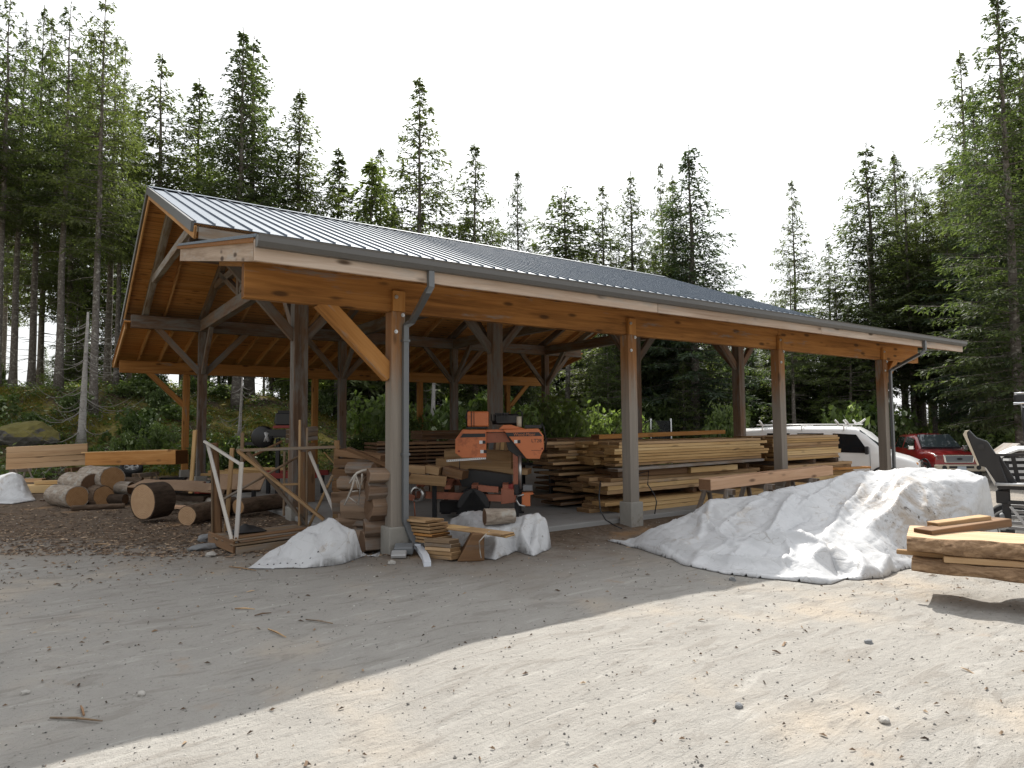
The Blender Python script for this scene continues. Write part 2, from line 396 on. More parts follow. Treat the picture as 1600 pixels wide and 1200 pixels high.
def text(name, body, size, mat, parent, mw, ext=.002, sx=1.):
    cu = bpy.data.curves.new(name, 'FONT'); cu.body = body; cu.size = size; cu.extrude = ext; cu.align_x = 'CENTER'; cu.align_y = 'CENTER'
    tmp = bpy.data.objects.new('tmp_text', cu); C.objects.link(tmp)
    bpy.context.view_layer.update()
    me = bpy.data.meshes.new_from_object(tmp.evaluated_get(bpy.context.evaluated_depsgraph_get()))
    bpy.data.objects.remove(tmp); me.materials.clear(); me.materials.append(mat)
    for v in me.vertices: v.co.x *= sx
    return link(bpy.data.objects.new(name, me), parent, mw)
# ------------------------------------------------------------------ camera, sky, sun
sc = bpy.context.scene
cam = bpy.data.cameras.new('camera'); cam.sensor_width = 36; cam.sensor_fit = 'HORIZONTAL'; cam.lens = 36*FPX/1600; cam.clip_start = .1; cam.clip_end = 3000
co = bpy.data.objects.new('camera', cam); C.objects.link(co)
R = Matrix((CR, CU, -CF)).transposed(); co.matrix_world = Matrix.Translation(CAM) @ R.to_4x4()
sc.camera = co
SAZ, SEL = math.radians(40), math.radians(47.5)        # from +Y towards +X
SUN = V((math.sin(SAZ)*math.cos(SEL), math.cos(SAZ)*math.cos(SEL), math.sin(SEL)))
sl = bpy.data.lights.new('sun', 'SUN'); sl.energy = 4.2; sl.angle = math.radians(.55); sl.color = (1, .955, .88)
so = bpy.data.objects.new('sun', sl); C.objects.link(so); so.rotation_euler = SUN.to_track_quat('Z', 'Y').to_euler()
w = bpy.data.worlds.new('World'); sc.world = w; w.use_nodes = True; nt = w.node_tree
bg = nt.nodes['Background']; bg.inputs[1].default_value = .1
sky = N(nt, 'ShaderNodeTexSky', sky_type='NISHITA', sun_disc=False, sun_elevation=SEL, sun_rotation=SAZ, air_density=1.2, dust_density=2.5, ozone_density=1.)
tc = N(nt, 'ShaderNodeTexCoord')
dt = N(nt, 'ShaderNodeVectorMath', operation='DOT_PRODUCT'); L(nt, tc.outputs['Generated'], dt.inputs[0]); dt.inputs[1].default_value = SUN
# a thin veil of bright high cloud, brighter towards the sun
g = math_n(nt, 'POWER', math_n(nt, 'MAXIMUM', dt.outputs['Value'], 0.), 2.5)
lum = math_n(nt, 'ADD', 5.6, math_n(nt, 'MULTIPLY', g, 8.5))
cl = N(nt, 'ShaderNodeTexNoise', Scale=2.2, Detail=6., Roughness=.6); L(nt, tc.outputs['Generated'], cl.inputs['Vector'])
vs = N(nt, 'ShaderNodeVectorMath', operation='SCALE'); vs.inputs[0].default_value = (.97, .985, 1.0); L(nt, lum, vs.inputs[3])
col = mixc(nt, maprange(nt, cl.outputs[0], .25, .5, .72, .92), sky.outputs[0], vs.outputs[0])
L(nt, col, bg.inputs[0])
sc.view_settings.view_transform = 'Standard'; sc.view_settings.look = 'None'; sc.view_settings.gamma = 1; sc.view_settings.exposure = .65
sc.view_settings.use_curve_mapping = False
sc.cycles.use_denoising = True
sc.cycles.max_bounces = 8; sc.cycles.transparent_max_bounces = 8; sc.cycles.caustics_reflective = False; sc.cycles.caustics_refractive = False

# ------------------------------------------------------------------ ground
def axis_lines(lo, hi, f0, f1, step, grow=1.12):
    a = [f0+i*step for i in range(int((f1-f0)/step)+1)]
    s = step; x = a[-1]
    while x < hi: s = min(s*grow, 30); x += s; a.append(x)
    s = step; x = a[0]; pre = []
    while x > lo: s = min(s*grow, 30); x -= s; pre.append(x)
    return list(reversed(pre))+a
xs = axis_lines(-500, 700, -7, 8, .075, 1.07); ys = axis_lines(-300, 900, -8, 3.5, .075, 1.045)
vv = [(x, y, gzf(x, y)) for y in ys for x in xs]; nx = len(xs)
ff = [(j*nx+i, j*nx+i+1, (j+1)*nx+i+1, (j+1)*nx+i) for j in range(len(ys)-1) for i in range(nx-1)]
gm, nt, b = new_mat('yard_ground')
geo = N(nt, 'ShaderNodeNewGeometry'); sp = N(nt, 'ShaderNodeSeparateXYZ'); L(nt, geo.outputs['Position'], sp.inputs[0])
P = geo.outputs['Position']
def nz(scale, det=6., rough=.6, dist=0., vec=None):
    n = N(nt, 'ShaderNodeTexNoise', Scale=scale, Detail=det, Roughness=rough, Distortion=dist); L(nt, vec or P, n.inputs['Vector']); return n.outputs[0]
big = nz(.55, 4.); mid = nz(2.3, 6., .65); fine = nz(26., 6., .75); vfine = nz(95., 3., .7)
mpv = N(nt, 'ShaderNodeMapping'); mpv.inputs['Rotation'].default_value = (0, 0, -YAW); mpv.inputs['Scale'].default_value = (1.1, 4.5, 1); L(nt, P, mpv.inputs[0])
track = nz(1.6, 5., .6, .8, mpv.outputs[0])
dry = mixc(nt, mid, (.28, .264, .241), (.395, .377, .347))
dry = mixc(nt, maprange(nt, big, .50, .70), dry, (.43, .375, .31))
dry = mixc(nt, maprange(nt, track, .54, .64, 0, .6), dry, (.25, .23, .205))
dry = mixc(nt, maprange(nt, track, .44, .30, 0, .5), dry, (.47, .45, .415))
dry = mixc(nt, math_n(nt, 'MULTIPLY', maprange(nt, fine, .58, .72), .7), dry, (.20, .185, .165))
dry = mixc(nt, maprange(nt, vfine, .64, .74, 0, .75), dry, (.13, .12, .11))
dry = mixc(nt, maprange(nt, vfine, .34, .24, 0, .5), dry, (.66, .63, .58))
mpd = N(nt, 'ShaderNodeMapping'); mpd.inputs['Rotation'].default_value = (0, 0, -YAW+.25); mpd.inputs['Scale'].default_value = (9, 22, 1); L(nt, P, mpd.inputs[0])
dash = nz(1.3, 5., .7, .7, mpd.outputs[0])
dry = mixc(nt, math_n(nt, 'MULTIPLY', maprange(nt, dash, .60, .70), .65), dry, (.15, .138, .122))
rust = nz(.9, 5., .65)
dry = mixc(nt, maprange(nt, rust, .63, .74, 0, .55), dry, (.36, .235, .135))
# bark, sawdust and dark soil round the shed and the log piles
yb = math_n(nt, 'ADD', -.95, math_n(nt, 'MULTIPLY', math_n(nt, 'MAXIMUM', math_n(nt, 'SUBTRACT', .4, sp.outputs[0]), 0.), 1.15))
dd = math_n(nt, 'ADD', math_n(nt, 'SUBTRACT', sp.outputs[1], yb), math_n(nt, 'MULTIPLY', math_n(nt, 'SUBTRACT', mid, .5), 2.6))
soil = maprange(nt, math_n(nt, 'ADD', dd, math_n(nt, 'MULTIPLY', math_n(nt, 'SUBTRACT', fine, .5), 1.6)), -1.0, .9)
soil = math_n(nt, 'MULTIPLY', soil, maprange(nt, sp.outputs[0], 15., 13.))
litter = nz(7., 7., .75, 1.5)
damp = maprange(nt, math_n(nt, 'ADD', dd, math_n(nt, 'MULTIPLY', math_n(nt, 'SUBTRACT', big, .5), 2.)), -2.6, -.3)
dry = mixc(nt, math_n(nt, 'MULTIPLY', damp, .62), dry, mixc(nt, fine, (.15, .125, .10), (.30, .265, .23)))
patch = nz(.33, 5., .7, .6)
dry = mixc(nt, maprange(nt, patch, .56, .68, 0, .45), dry, (.26, .235, .205))
sc1 = ramp(nt, litter, [(.28, (.055, .039, .028)), (.5, (.15, .112, .082)), (.64, (.21, .16, .12)), (.76, (.31, .225, .15))])
c = mixc(nt, soil, dry, sc1)
saw = math_n(nt, 'MULTIPLY', maprange(nt, nz(.8, 4., .6), .56, .68), soil)
c = mixc(nt, math_n(nt, 'MULTIPLY', saw, .6), c, (.40, .245, .125))
# forest floor and mossy bank
fd = math_n(nt, 'MAXIMUM', maprange(nt, math_n(nt, 'ADD', sp.outputs[1], math_n(nt, 'MULTIPLY', mid, 2.)), 17.6, 19.2), maprange(nt, math_n(nt, 'ADD', sp.outputs[0], math_n(nt, 'MULTIPLY', mid, 3.)), 34., 38.))
fd = math_n(nt, 'MAXIMUM', fd, maprange(nt, sp.outputs[0], -6.5, -9.))
ms = nz(.7, 6., .65, .4)
floor_c = ramp(nt, ms, [(.34, (.060, .046, .032)), (.45, (.115, .088, .055)), (.52, (.16, .135, .045)), (.64, (.27, .225, .070)), (.74, (.21, .195, .08))])
rk = nz(1.2, 7., .7)
floor_c = mixc(nt, maprange(nt, rk, .60, .68), floor_c, mixc(nt, fine, (.12, .115, .105), (.30, .29, .27)))
c = mixc(nt, fd, c, floor_c)
L(nt, c, b.inputs['Base Color']); b.inputs['Roughness'].default_value = .95; b.inputs['Specular IOR Level'].default_value = .12
hgt = math_n(nt, 'ADD', math_n(nt, 'SUBTRACT', math_n(nt, 'MULTIPLY', fine, .6), math_n(nt, 'MULTIPLY', dash, .5)), math_n(nt, 'ADD', math_n(nt, 'MULTIPLY', vfine, .3), math_n(nt, 'ADD', math_n(nt, 'MULTIPLY', mid, 1.2), math_n(nt, 'MULTIPLY', track, 1.3))))
bump(nt, b, hgt, .8, .035)
mb = MB(); mb.add(vv, ff, 0, True)
go = mb.build('ground', gm, fix=False); go['kind'] = 'structure'
mb = MB(); mb.box((6.75, 7.1, -.05), (13.7, 13.8, .2)); fo = mb.build('concrete_floor', M['floor']); bevel_mesh(fo.data, .015); fo['kind'] = 'structure'
FLZ = .05

# ------------------------------------------------------------------ the timber shed
XL, XR = -2.10, 15.32          # roof ends
BXL, BXR = -1.97, 15.12        # beam ends
YM, YF, YFL = 4.19, 13.64, 16.45
YMID = (YM+YF)/2; ZR = 7.22
SL1 = (ZR-4.87)/(YMID-2.913); YE = 2.913
POSTX = [0, 4.4, 8.8, 13.2]
shed = thing('timber_shed', 'open timber-framed sawmill shed with grey metal gable roof and lean-tos', 'shed', (0, 0, 0))
def post(x, y, top, w=.2, lap=0., mat='post', foot=.35, base=None):
    base = gz(x, y) if base is None else base
    p = timber('post', (x, y, foot-.02), (x, y, top), w, w, M[mat], shed, up=(0, 1, 0))
    if lap:
        mb = MB(); k = V((x, y, 0))
        q = timber('post_lap', (x+.01, y-.069, top+.002), (x+.01, y-.069, lap), w-.02, .062, M['beam'], p, up=(0, 1, 0))
        for i, (dx, dz) in enumerate(((-.045, -.09), (.05, -.33), (-.05, -.56))):
            mb = MB(); cc = V((x+.01+dx, y-.101, lap+dz))
            if cc.z < top: cc.y = y-w/2-.002
            mb.tube([cc, cc-V((0, .012, 0))], .026, 10); mb.tube([cc-V((0, .012, 0)), cc-V((0, .028, 0))], .012, 8)
            mb.build('bolt', M['steel'], p, mw=Matrix.Identity(4))
    mb = MB(); h = foot-(base-.3)
    mb.box((0, 0, 0), (w+.09, w+.09, h)); f = mb.build('footing', M['concrete'], p, mw=Matrix.Translation((x, y, base-.3+h/2))); bevel_mesh(f.data, .012)
    return p
for x in POSTX: post(x, 0, 3.215, .2, 3.50, 'post')
for x in POSTX:
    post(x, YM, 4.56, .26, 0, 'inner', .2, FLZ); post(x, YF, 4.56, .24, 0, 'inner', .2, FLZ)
    post(x, YFL, 3.44, .2, 0, 'beam', .25, -.1)
# long beams
ZB, HB = 3.217, .43
def beam_run(name, y, z, h, w, mat, x0=BXL, x1=BXR, joints=(6.6,)):
    e = [x0, *joints, x1]
    for a, b_ in zip(e[:-1], e[1:]): timber(name, (a, y, z+h/2), (b_-.004, y, z+h/2), w, h, M[mat], shed, bev=.008)
beam_run('eave_beam', .032, ZB, HB, .136, 'beam', joints=(8.8,))
beam_run('eave_beam', YFL, 3.446, .40, .14, 'beam')
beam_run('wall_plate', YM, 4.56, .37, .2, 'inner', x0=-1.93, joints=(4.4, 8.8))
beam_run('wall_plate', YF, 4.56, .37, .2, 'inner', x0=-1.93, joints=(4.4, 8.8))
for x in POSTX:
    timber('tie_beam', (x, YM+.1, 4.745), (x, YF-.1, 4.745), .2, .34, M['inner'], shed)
def brace(a, b_, mat='inner', w=.11, h=.17): timber('brace', a, b_, w, h, M[mat], shed)
# knee braces
brace((-1.02, .03, ZB+.06), (-.06, .03, ZB-.86), 'beam', .13, .22); brace((13.26, .03, ZB-.62), (13.95, .03, ZB+.05), 'beam', .13, .18)
brace((-1.15, YFL, 3.50), (-.06, YFL, 2.40), 'beam', .1, .17); brace((13.26, YFL, 2.40), (14.35, YFL, 3.50), 'beam', .1, .17)
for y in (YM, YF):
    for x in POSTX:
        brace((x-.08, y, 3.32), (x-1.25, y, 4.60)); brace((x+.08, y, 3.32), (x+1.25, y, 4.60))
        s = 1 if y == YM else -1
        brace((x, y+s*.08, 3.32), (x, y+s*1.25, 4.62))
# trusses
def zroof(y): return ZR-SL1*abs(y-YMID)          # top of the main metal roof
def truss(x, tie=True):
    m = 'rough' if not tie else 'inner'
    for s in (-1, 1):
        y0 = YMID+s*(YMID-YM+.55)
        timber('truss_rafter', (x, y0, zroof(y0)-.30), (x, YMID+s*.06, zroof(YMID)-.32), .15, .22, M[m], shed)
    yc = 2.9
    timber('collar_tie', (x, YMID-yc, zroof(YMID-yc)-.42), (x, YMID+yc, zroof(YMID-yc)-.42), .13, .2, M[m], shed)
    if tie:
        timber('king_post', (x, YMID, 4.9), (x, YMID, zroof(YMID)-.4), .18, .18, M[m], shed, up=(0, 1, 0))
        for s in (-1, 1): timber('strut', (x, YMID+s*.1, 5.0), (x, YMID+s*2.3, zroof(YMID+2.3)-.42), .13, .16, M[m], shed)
for x in POSTX: truss(x)
truss(-1.55, False); truss(14.75, False)
# main roof: deck and metal on each slope, local x along the ridge, local y up the slope
def slope(y_lo, z_lo, y_hi, z_hi, x0, x1, deck_t=.045, metal=True, rib=.275, ridge=False):
    a = V((0, y_lo, z_lo)); b_ = V((0, y_hi, z_hi)); ln = (b_-a).length
    yd = (b_-a).normalized(); xd = V((1, 0, 0)) if y_hi > y_lo else V((-1, 0, 0)); n = xd.cross(yd)
    mw = Matrix((xd, yd, n)).transposed().to_4x4(); mw.translation = V(((x0+x1)/2, y_lo, z_lo))
    Ln = x1-x0
    mb = MB(); mb.box((0, ln/2, -deck_t/2-.012), (Ln, ln, deck_t)); mb.build('roof_deck', M['plank'], shed, mw=mw)
    if metal:
        mb = MB(); t = .010
        mb.box((0, ln/2-.015, -.005), (Ln+.02, ln+.03, t))
        k = int(Ln/rib)
        for i in range(k+1):
            x = -Ln/2+.02+i*(Ln-.04)/k
            mb.box((x, ln/2-.02, .016), (.018, ln+.04, .030))
        mb.build('metal_roofing', M['roof'], shed, mw=mw)
    return mw, ln
slope(YE, 4.87, YMID, ZR, XL+.05, XR-.05); slope(2*YMID-YE, 4.87, YMID, ZR, XL+.05, XR-.05)
mb = MB()
for s in (-1, 1):
    A = axes((1, 0, 0), V((0, s*SL1, 1)).normalized()) if True else None
    mb.box((6.61, YMID+s*.105, ZR+.045-.105*SL1), (XR-XL-.06, .24, .012), Matrix.Rotation(-s*math.atan(SL1), 3, 'X'))
mb.build('ridge_cap', M['roof'], shed)
# gable trim and main-eave fascia
for x in (XL+.03, XR-.03):
    for s in (-1, 1):
        ye = YMID+s*(YMID-YE)
        timber('rake_trim', (x, ye, 4.87-.07), (x, YMID, ZR-.07), .05, .17, M['gutter'], shed, bev=.004)
        timber('barge_board', (x+(.04 if x < 0 else -.04), ye, 4.87-.16), (x+(.04 if x < 0 else -.04), YMID, ZR-.16), .04, .2, M['rafter'], shed)
for s in (-1, 1):
    ye = YMID+s*(YMID-YE-.03)
    timber('main_fascia', (XL+.12, ye, 4.87-.155), (XR-.12, ye, 4.87-.155), .035, .19, M['rough'], shed)
for x in [POSTX[0]-1.0+i*1.1 for i in range(15)]:
    if min(abs(x-p) for p in POSTX+[-1.55, 14.75]) < .25: continue
    for s in (-1, 1):
        y0 = YMID+s*(YMID-YE-.1)
        timber('rafter', (x, y0, zroof(y0)-.15), (x, YMID+s*.05, zroof(YMID)-.17), .045, .16, M['rafter'], shed, bev=0)
# lean-to roofs
SN = (4.753-3.70)/(4.05+.99)
slope(-.99, 3.70, 4.15, 3.70+SN*5.14, XL, XR)
ylo_f, zlo_f = 17.45, 3.90
SFn = (4.753-zlo_f)/(ylo_f-13.78)
slope(ylo_f, zlo_f, 13.68, zlo_f+SFn*(ylo_f-13.68), XL, XR)
nr = 29
for i in range(nr):
    x = XL+.06+(XR-XL-.12)*i/(nr-1)
    m = 'fascia' if i in (0, nr-1) else 'rafter'
    timber('rafter', (x, -.95, 3.70+.04*SN-.16), (x, 4.08, 3.70+5.07*SN-.16), .05, .2, M[m], shed, bev=0)
    timber('rafter', (x, ylo_f-.04, zlo_f-.15), (x, 13.72, zlo_f+SFn*(ylo_f-13.72)-.15), .05, .18, M['rafter'], shed, bev=0)
# near fascia (three lengths) and far fascia
e = [XL, 4.05, 8.75, XR]
for a, b_ in zip(e[:-1], e[1:]): timber('fascia_board', (a, -1.0, 3.55), (b_-.006, -1.0, 3.55), .04, .23, M['fascia'], shed)
timber('fascia_board', (XL, ylo_f+.02, zlo_f-.12), (XR, ylo_f+.02, zlo_f-.12), .04, .2, M['rafter'], shed)
mb = MB()     # K-style gutter
prof = [(-.0, .0), (-.075, .0), (-.115, .05), (-.115, .105), (-.125, .125), (-.110, .125), (-.104, .108), (-.104, .056), (-.072, .010), (-.010, .010), (-.010, .12), (0, .12)]
mb.prism([(p[0]-1.024, p[1]+3.575) for p in prof], XL+.02, XR-.03)
mb.prism([(p[0]-1.024, p[1]+3.575) for p in ((0, 0), (-.075, 0), (-.115, .05), (-.115, .12), (0, .12))], XL+.012, XL+.02)
mb.prism([(p[0]-1.024, p[1]+3.575) for p in ((0, 0), (-.075, 0), (-.115, .05), (-.115, .12), (0, .12))], XR-.03, XR-.022)
mb.build('gutter', M['gutter'], shed)
def spout(pts, w=.075, h=.06, mat='spout', name='downspout', par=shed):
    mb = MB()
    pts = [V(p) for p in pts]; sec = []
    for i, p in enumerate(pts):
        t = (pts[min(i+1, len(pts)-1)]-pts[max(i-1, 0)]).normalized()
        y = V((0, 1, 0)) if abs(t.y) < .8 else V((0, 0, 1))
        xx = y.cross(t).normalized(); yy = t.cross(xx)
        sec.append([p+xx*a*w/2+yy*b_*h/2 for a, b_ in ((-1, -1), (1, -1), (1, 1), (-1, 1))])
    vs = [q for s_ in sec for q in s_]; n = len(pts)
    mb.add(vs, [(i*4+k, i*4+(k+1) % 4, i*4+4+(k+1) % 4, i*4+4+k) for i in range(n-1) for k in range(4)]+[(0, 1, 2, 3), (n*4-4, n*4-3, n*4-2, n*4-1)])
    return mb.build(name, M[mat], par, mw=Matrix.Identity(4))
o1 = aty(673, 420, -1.06)
sp1 = spout([(o1.x, -1.06, 3.60), (o1.x, -1.06, 3.38), (o1.x-.02, -1.03, 3.33), (.15, -.20, 3.08), (.085, -.145, 3.02), (.08, -.145, 2.9), (.08, -.145, .42), (.10, -.16, .36), (.17, -.24, .13), (.20, -.28, .09)])
spout([(.185, -.30, .10), atz(652, 852, .085), atz(659, 862, .06), atz(665, 871, .04), atz(668, 882, .03)], .085, .065, 'whitespout', 'spout_extension', sp1)
mb = MB()
for z in (2.82, 1.3): mb.box((.08, -.146, z), (.10, .09, .03))
mb.build('strap', M['spout'], sp1, mw=Matrix.Identity(4))
o2 = aty(1445, 545, -1.06)
spout([(o2.x, -1.06, 3.60), (o2.x, -1.06, 3.36), (o2.x-.05, -1.0, 3.28), (13.42, -.2, 3.0), (13.34, -.145, 2.93), (13.33, -.145, 2.8), (13.33, -.145, -.2)])
# ------------------------------------------------------------------ small things in the yard
ORD = ['lowest', 'second', 'third', 'fourth', 'fifth', 'sixth', 'seventh', 'eighth', 'ninth', 'tenth', 'eleventh', 'twelfth', 'thirteenth', 'fourteenth', 'fifteenth', 'sixteenth']
CRD = ['first', 'second', 'third', 'fourth', 'fifth', 'sixth']
def log(name, label, a, b_, r0, r1, bark='bark', end='logend', group=None, n=22, rough=.06, cat='log', flat=None):
    """a log from a (the end in view) to b"""
    a, b_ = V(a), V(b_); Ln = (b_-a).length; mb = MB(); rings = 9; sd = random.random()*99
    vs = []; fs = []; mi = []
    for i in range(rings+1):
        t = i/rings; x = -Ln/2+Ln*t; r = r0+(r1-r0)*t
        for k in range(n):
            an = 2*PI*k/n; q = r*(1+rough*noise.noise(V((math.cos(an)*1.6, math.sin(an)*1.6, sd+x*1.2)))+rough*.5*noise.noise(V((math.cos(an)*5, math.sin(an)*5, sd+x*3))))
            vs.append((x, math.cos(an)*q, math.sin(an)*q))
    mb.add(vs, [(i*n+k, i*n+(k+1) % n, i*n+n+(k+1) % n, i*n+n+k) for i in range(rings) for k in range(n)], 0, True)
    # slightly set-in cut faces
    for e, x in ((0, -Ln/2-.001), (rings, Ln/2+.001)):
        ring = [V(vs[e*n+k]) for k in range(n)]
        pts = [V((x, p.y*.93, p.z*.93)) for p in ring]
        o = ring+pts
        mb.add(o, [(k, (k+1) % n, n+(k+1) % n, n+k) for k in range(n)], 0); mb.add(pts, [tuple(range(n))], 1)
    o = mb.build(name, [M[bark], M[end]], None, frame((a+b_)/2, b_-a))
    return tag(o, label, cat, group)

# --- left of the shed: cut logs
dL = FW*.86-RT*.5            # the logs point back and to the left
def endlog(px, py, rpx, d, label, ln=1.5, dv=None, **k):
    c = atd(px, py, d); r = rpx/FPX*d
    dv = dV_default if dv is None else dv
    return log('cut_log', label, c, c+dv.normalized()*ln, r, r*.95, **k)
dV_default = V((-.34, .94, 0))
G1 = 'cut logs piled left of the shed'
endlog(121, 777, 17.5, 14.0, 'pale flaking-bark log at the lower left of the log pile, end facing the yard', 1.1, bark='barkpale', group=G1)
endlog(162, 775, 16, 14.2, 'lower right log of the small pile, squarish orange cut end', 1.3, group=G1, end='logend', rough=.14)
endlog(145, 757, 17.5, 14.4, 'log with a dark stained cut end, upper left of the log pile', 1.2, bark='barkpale', end='logenddark', group=G1)
endlog(176, 748, 19, 14.5, 'topmost log of the pile with a wide clean orange cut end', 1.2, group=G1, bark='barkpale')
endlog(205, 763, 10, 14.6, 'thin pale log with a dark end right of the log pile', 1.2, bark='barkpale', end='logenddark', group=G1, dv=V((-.75, .66, .06)))
endlog(196, 780, 8, 14.3, 'small dark log lying low beside the log pile', 1.0, bark='barkdark', end='logenddark', group=G1, dv=V((-.75, .66, 0)))
endlog(222, 757, 11, 15.0, 'short bark-covered log resting beside the brown sheets', .9, bark='bark', end='logenddark', group=G1, dv=V((-.9, .4, .05)))
p = atz(152, 792, .06); q = atz(112, 794, .06)
log('bearer_pole', 'thin pole on the ground under the log pile', q, p+(p-q)*1.1, .055, .05, bark='bark', end='logendpale', cat='pole')
# big round
c0 = atz(232, 811, .33); fwd = V((c0.x-CAM.x, c0.y-CAM.y, 0)).normalized(); side = V((fwd.y, -fwd.x, 0))
ax = (fwd*.62+side*.78)
c0 = atd(223, 784, 11.7)
log('log_round', 'thick short log round on its side with a pale cut face', c0, c0+ax*.42, .325, .32, bark='barkdark', end='logendpale', rough=.04, n=30, cat='log')
# logs lying further right
a = atz(268, 783, .16); b_ = atz(352, 786, .16); log('cut_log', 'long pale log lying on bark behind the thick log round', a, b_+(b_-a)*.3, .105, .10, bark='barkpale', end='logendpale')
a = atz(292, 806, .17); b_ = atz(350, 792, .17); log('cut_log', 'brown log with its cut end beside the leaning grey frame', a, b_+(b_-a)*.25, .17, .16, bark='bark', end='logendpale')
a = atz(348, 770, .2); b_ = atz(405, 766, .2); log('cut_log', 'dark log behind the wooden crate frame, topmost of the two there', a+V((0, 0, .12)), b_+V((0, 0, .12)), .16, .15, bark='barkdark', end='logenddark')
a = atz(372, 792, .2); b_ = atz(440, 782, .2); log('cut_log', 'reddish log lying flat behind the wooden crate frame', a, b_, .15, .15, bark='bark', end='logend')

# brown sheets and bark slabs left of the crate
def sheet(name, label, cx, cy, d, w, l, rz, tilt=0., th=.02, mat='cardboard', roll=0., cat='sheet'):
    c = atd(cx, cy, d); mb = MB(); n = 8
    vs = []; 
    for i in range(n+1):
        for j in range(n+1):
            x = (i/n-.5)*l; y = (j/n-.5)*w
            z = .03*noise.noise(V((x*2+cx, y*2, 1)))
            vs.append((x, y, z))
    m_ = (n+1)*(n+1); vs2 = [(x, y, z-th) for x, y, z in vs]
    fs = [(i*(n+1)+j, (i+1)*(n+1)+j, (i+1)*(n+1)+j+1, i*(n+1)+j+1) for i in range(n) for j in range(n)]
    bd = [i*(n+1) for i in range(n+1)]+[n*(n+1)+j for j in range(1, n+1)]+[i*(n+1)+n for i in range(n-1, -1, -1)]+[j for j in range(n-1, 0, -1)]
    mb.add(vs+vs2, fs+[tuple(m_+i for i in reversed(f)) for f in fs]+[(bd[k], bd[(k+1) % len(bd)], m_+bd[(k+1) % len(bd)], m_+bd[k]) for k in range(len(bd))])
    mw = Matrix.Translation(c) @ Matrix.Rotation(rz, 4, 'Z') @ Matrix.Rotation(tilt, 4, 'Y') @ Matrix.Rotation(roll, 4, 'X')
    return tag(mb.build(name, M[mat], None, mw), label, cat)
sheet('brown_sheet', 'wide flat brown sheet lying on the wood pile behind the thick log round', 262, 756, 13.9, .8, 1.25, -.5, .05, roll=.12)
sheet('brown_sheet', 'smaller brown sheet with a torn dark edge beside the leaning grey frame', 306, 760, 13.6, .7, .75, -.35, .1, roll=.14)
sheet('brown_sheet', 'brown sheet standing behind the crate frame among the bark', 372, 752, 13.4, .6, 1.0, -.5, 0, roll=.5)
a = atd(232, 776, 13.7); b_ = atd(330, 777, 13.5)
tag(timber('bark_slab', a, b_, .5, .10, M['barkdark'], None, wob=.03), 'dark bark slab under the brown sheets', 'bark slab')
a = atd(262, 791, 13.0); b_ = atd(322, 795, 12.6)
tag(timber('board_offcut', a, b_, .18, .05, M['pinkish'], None), 'thin pink board offcut lying behind the thick log round', 'board')

# fresh beams on the left
a = aty(11, 716, 14.2); b_ = aty(137, 709.5, 14.0)
for i in range(4):
    h = .145
    tag(timber('fresh_beam', a+V((0, 0, -.225+i*.15)), b_+V((0, (0, .01, -.01, .005)[i], -.225+i*.15+(0, 0, .01, 0)[i])), .30, h, M['palebeam'], None, bev=.004),
        'pale fresh beam, %s in the four-high pack before the mossy bank' % ('lowest', 'second from bottom', 'third from bottom', 'topmost')[i], 'beam', 'pale beams stacked before the bank')
a = atd(143, 717, 18.0); b_ = atd(284, 714, 16.2)
tag(timber('fresh_beam', a, b_, .34, .34, M['orangebeam'], None), 'orange fresh beam with a dark cut end beside the corner post', 'beam')
a = atd(135, 707, 18.4); b_ = atd(270, 703, 16.7)
tag(timber('fresh_board', a, b_, .28, .03, M['yellow'], None), 'thin yellow board lying on the orange beam', 'board')
for i, (zz, l, r, m, nm) in enumerate(((.11, -20, 123, 'yellow', 'lower'), (.27, 55, 122, 'yellow', 'upper right'), (.30, -40, 68, 'palebeam', 'upper left'))):
    a = atz(l, 771, 0); b_ = atz(r, 769, 0); a.z = zz; b_.z = zz; h = .20 if i == 0 else .09
    if i: a += V((0, .12*i, 0)); b_ += V((0, .12*i, 0))
    tag(timber('fresh_board', a, b_, .42 if i == 0 else .2, h, M[m], None), '%s long yellow plank of the low stack beside the small white tarp' % nm, 'plank', 'yellow planks by the small tarp')
a = atz(64, 782, .03); b_ = atz(104, 777, .03)
tag(timber('grey_stick', a, b_, .09, .05, M['rough'], None), 'grey wooden bar on the ground between small tarp and logs', 'bar')
def sawhorse(label, c, rz, h, l, mat='rough', group='sawhorses'):
    t = thing('sawhorse', label, 'sawhorse', c, rz, group); mw = W[t]
    A = lambda *p: mw @ V(p)
    timber('top_beam', A(-l/2, 0, h-.05), A(l/2, 0, h-.05), .09, .1, M[mat], t)
    for sx in (-1, 1):
        for sy in (-1, 1): timber('leg', A(sx*(l/2-.14), sy*.03, h-.02), A(sx*(l/2-.05), sy*.26, 0), .09, .04, M[mat], t, up=(1, 0, 0))
        timber('brace', A(sx*(l/2-.09), -.16, h*.45), A(sx*(l/2-.09), .16, h*.45), .03, .09, M[mat], t)
    return t
def on(px, py, y):
    p = aty(px, py, y); return (p.x, p.y, gz(p.x, p.y))
p = atd(22, 735, 18.2); sawhorse('pale sawhorse under the left end of the pale beam pack', (p.x+.15, p.y, gz(p.x, p.y)), .9, .58, .7, 'whitestick')
p = atd(124, 735, 18.6); sawhorse('sawhorse under the right end of the pale beam pack', (p.x-.1, p.y, gz(p.x, p.y)), .9, .58, .7, 'brown')
p = atd(228, 745, 16.6); sawhorse('sawhorse holding up the orange beam near the corner post', (p.x, p.y, gz(p.x, p.y)), .7, .55, .8, 'pallet')

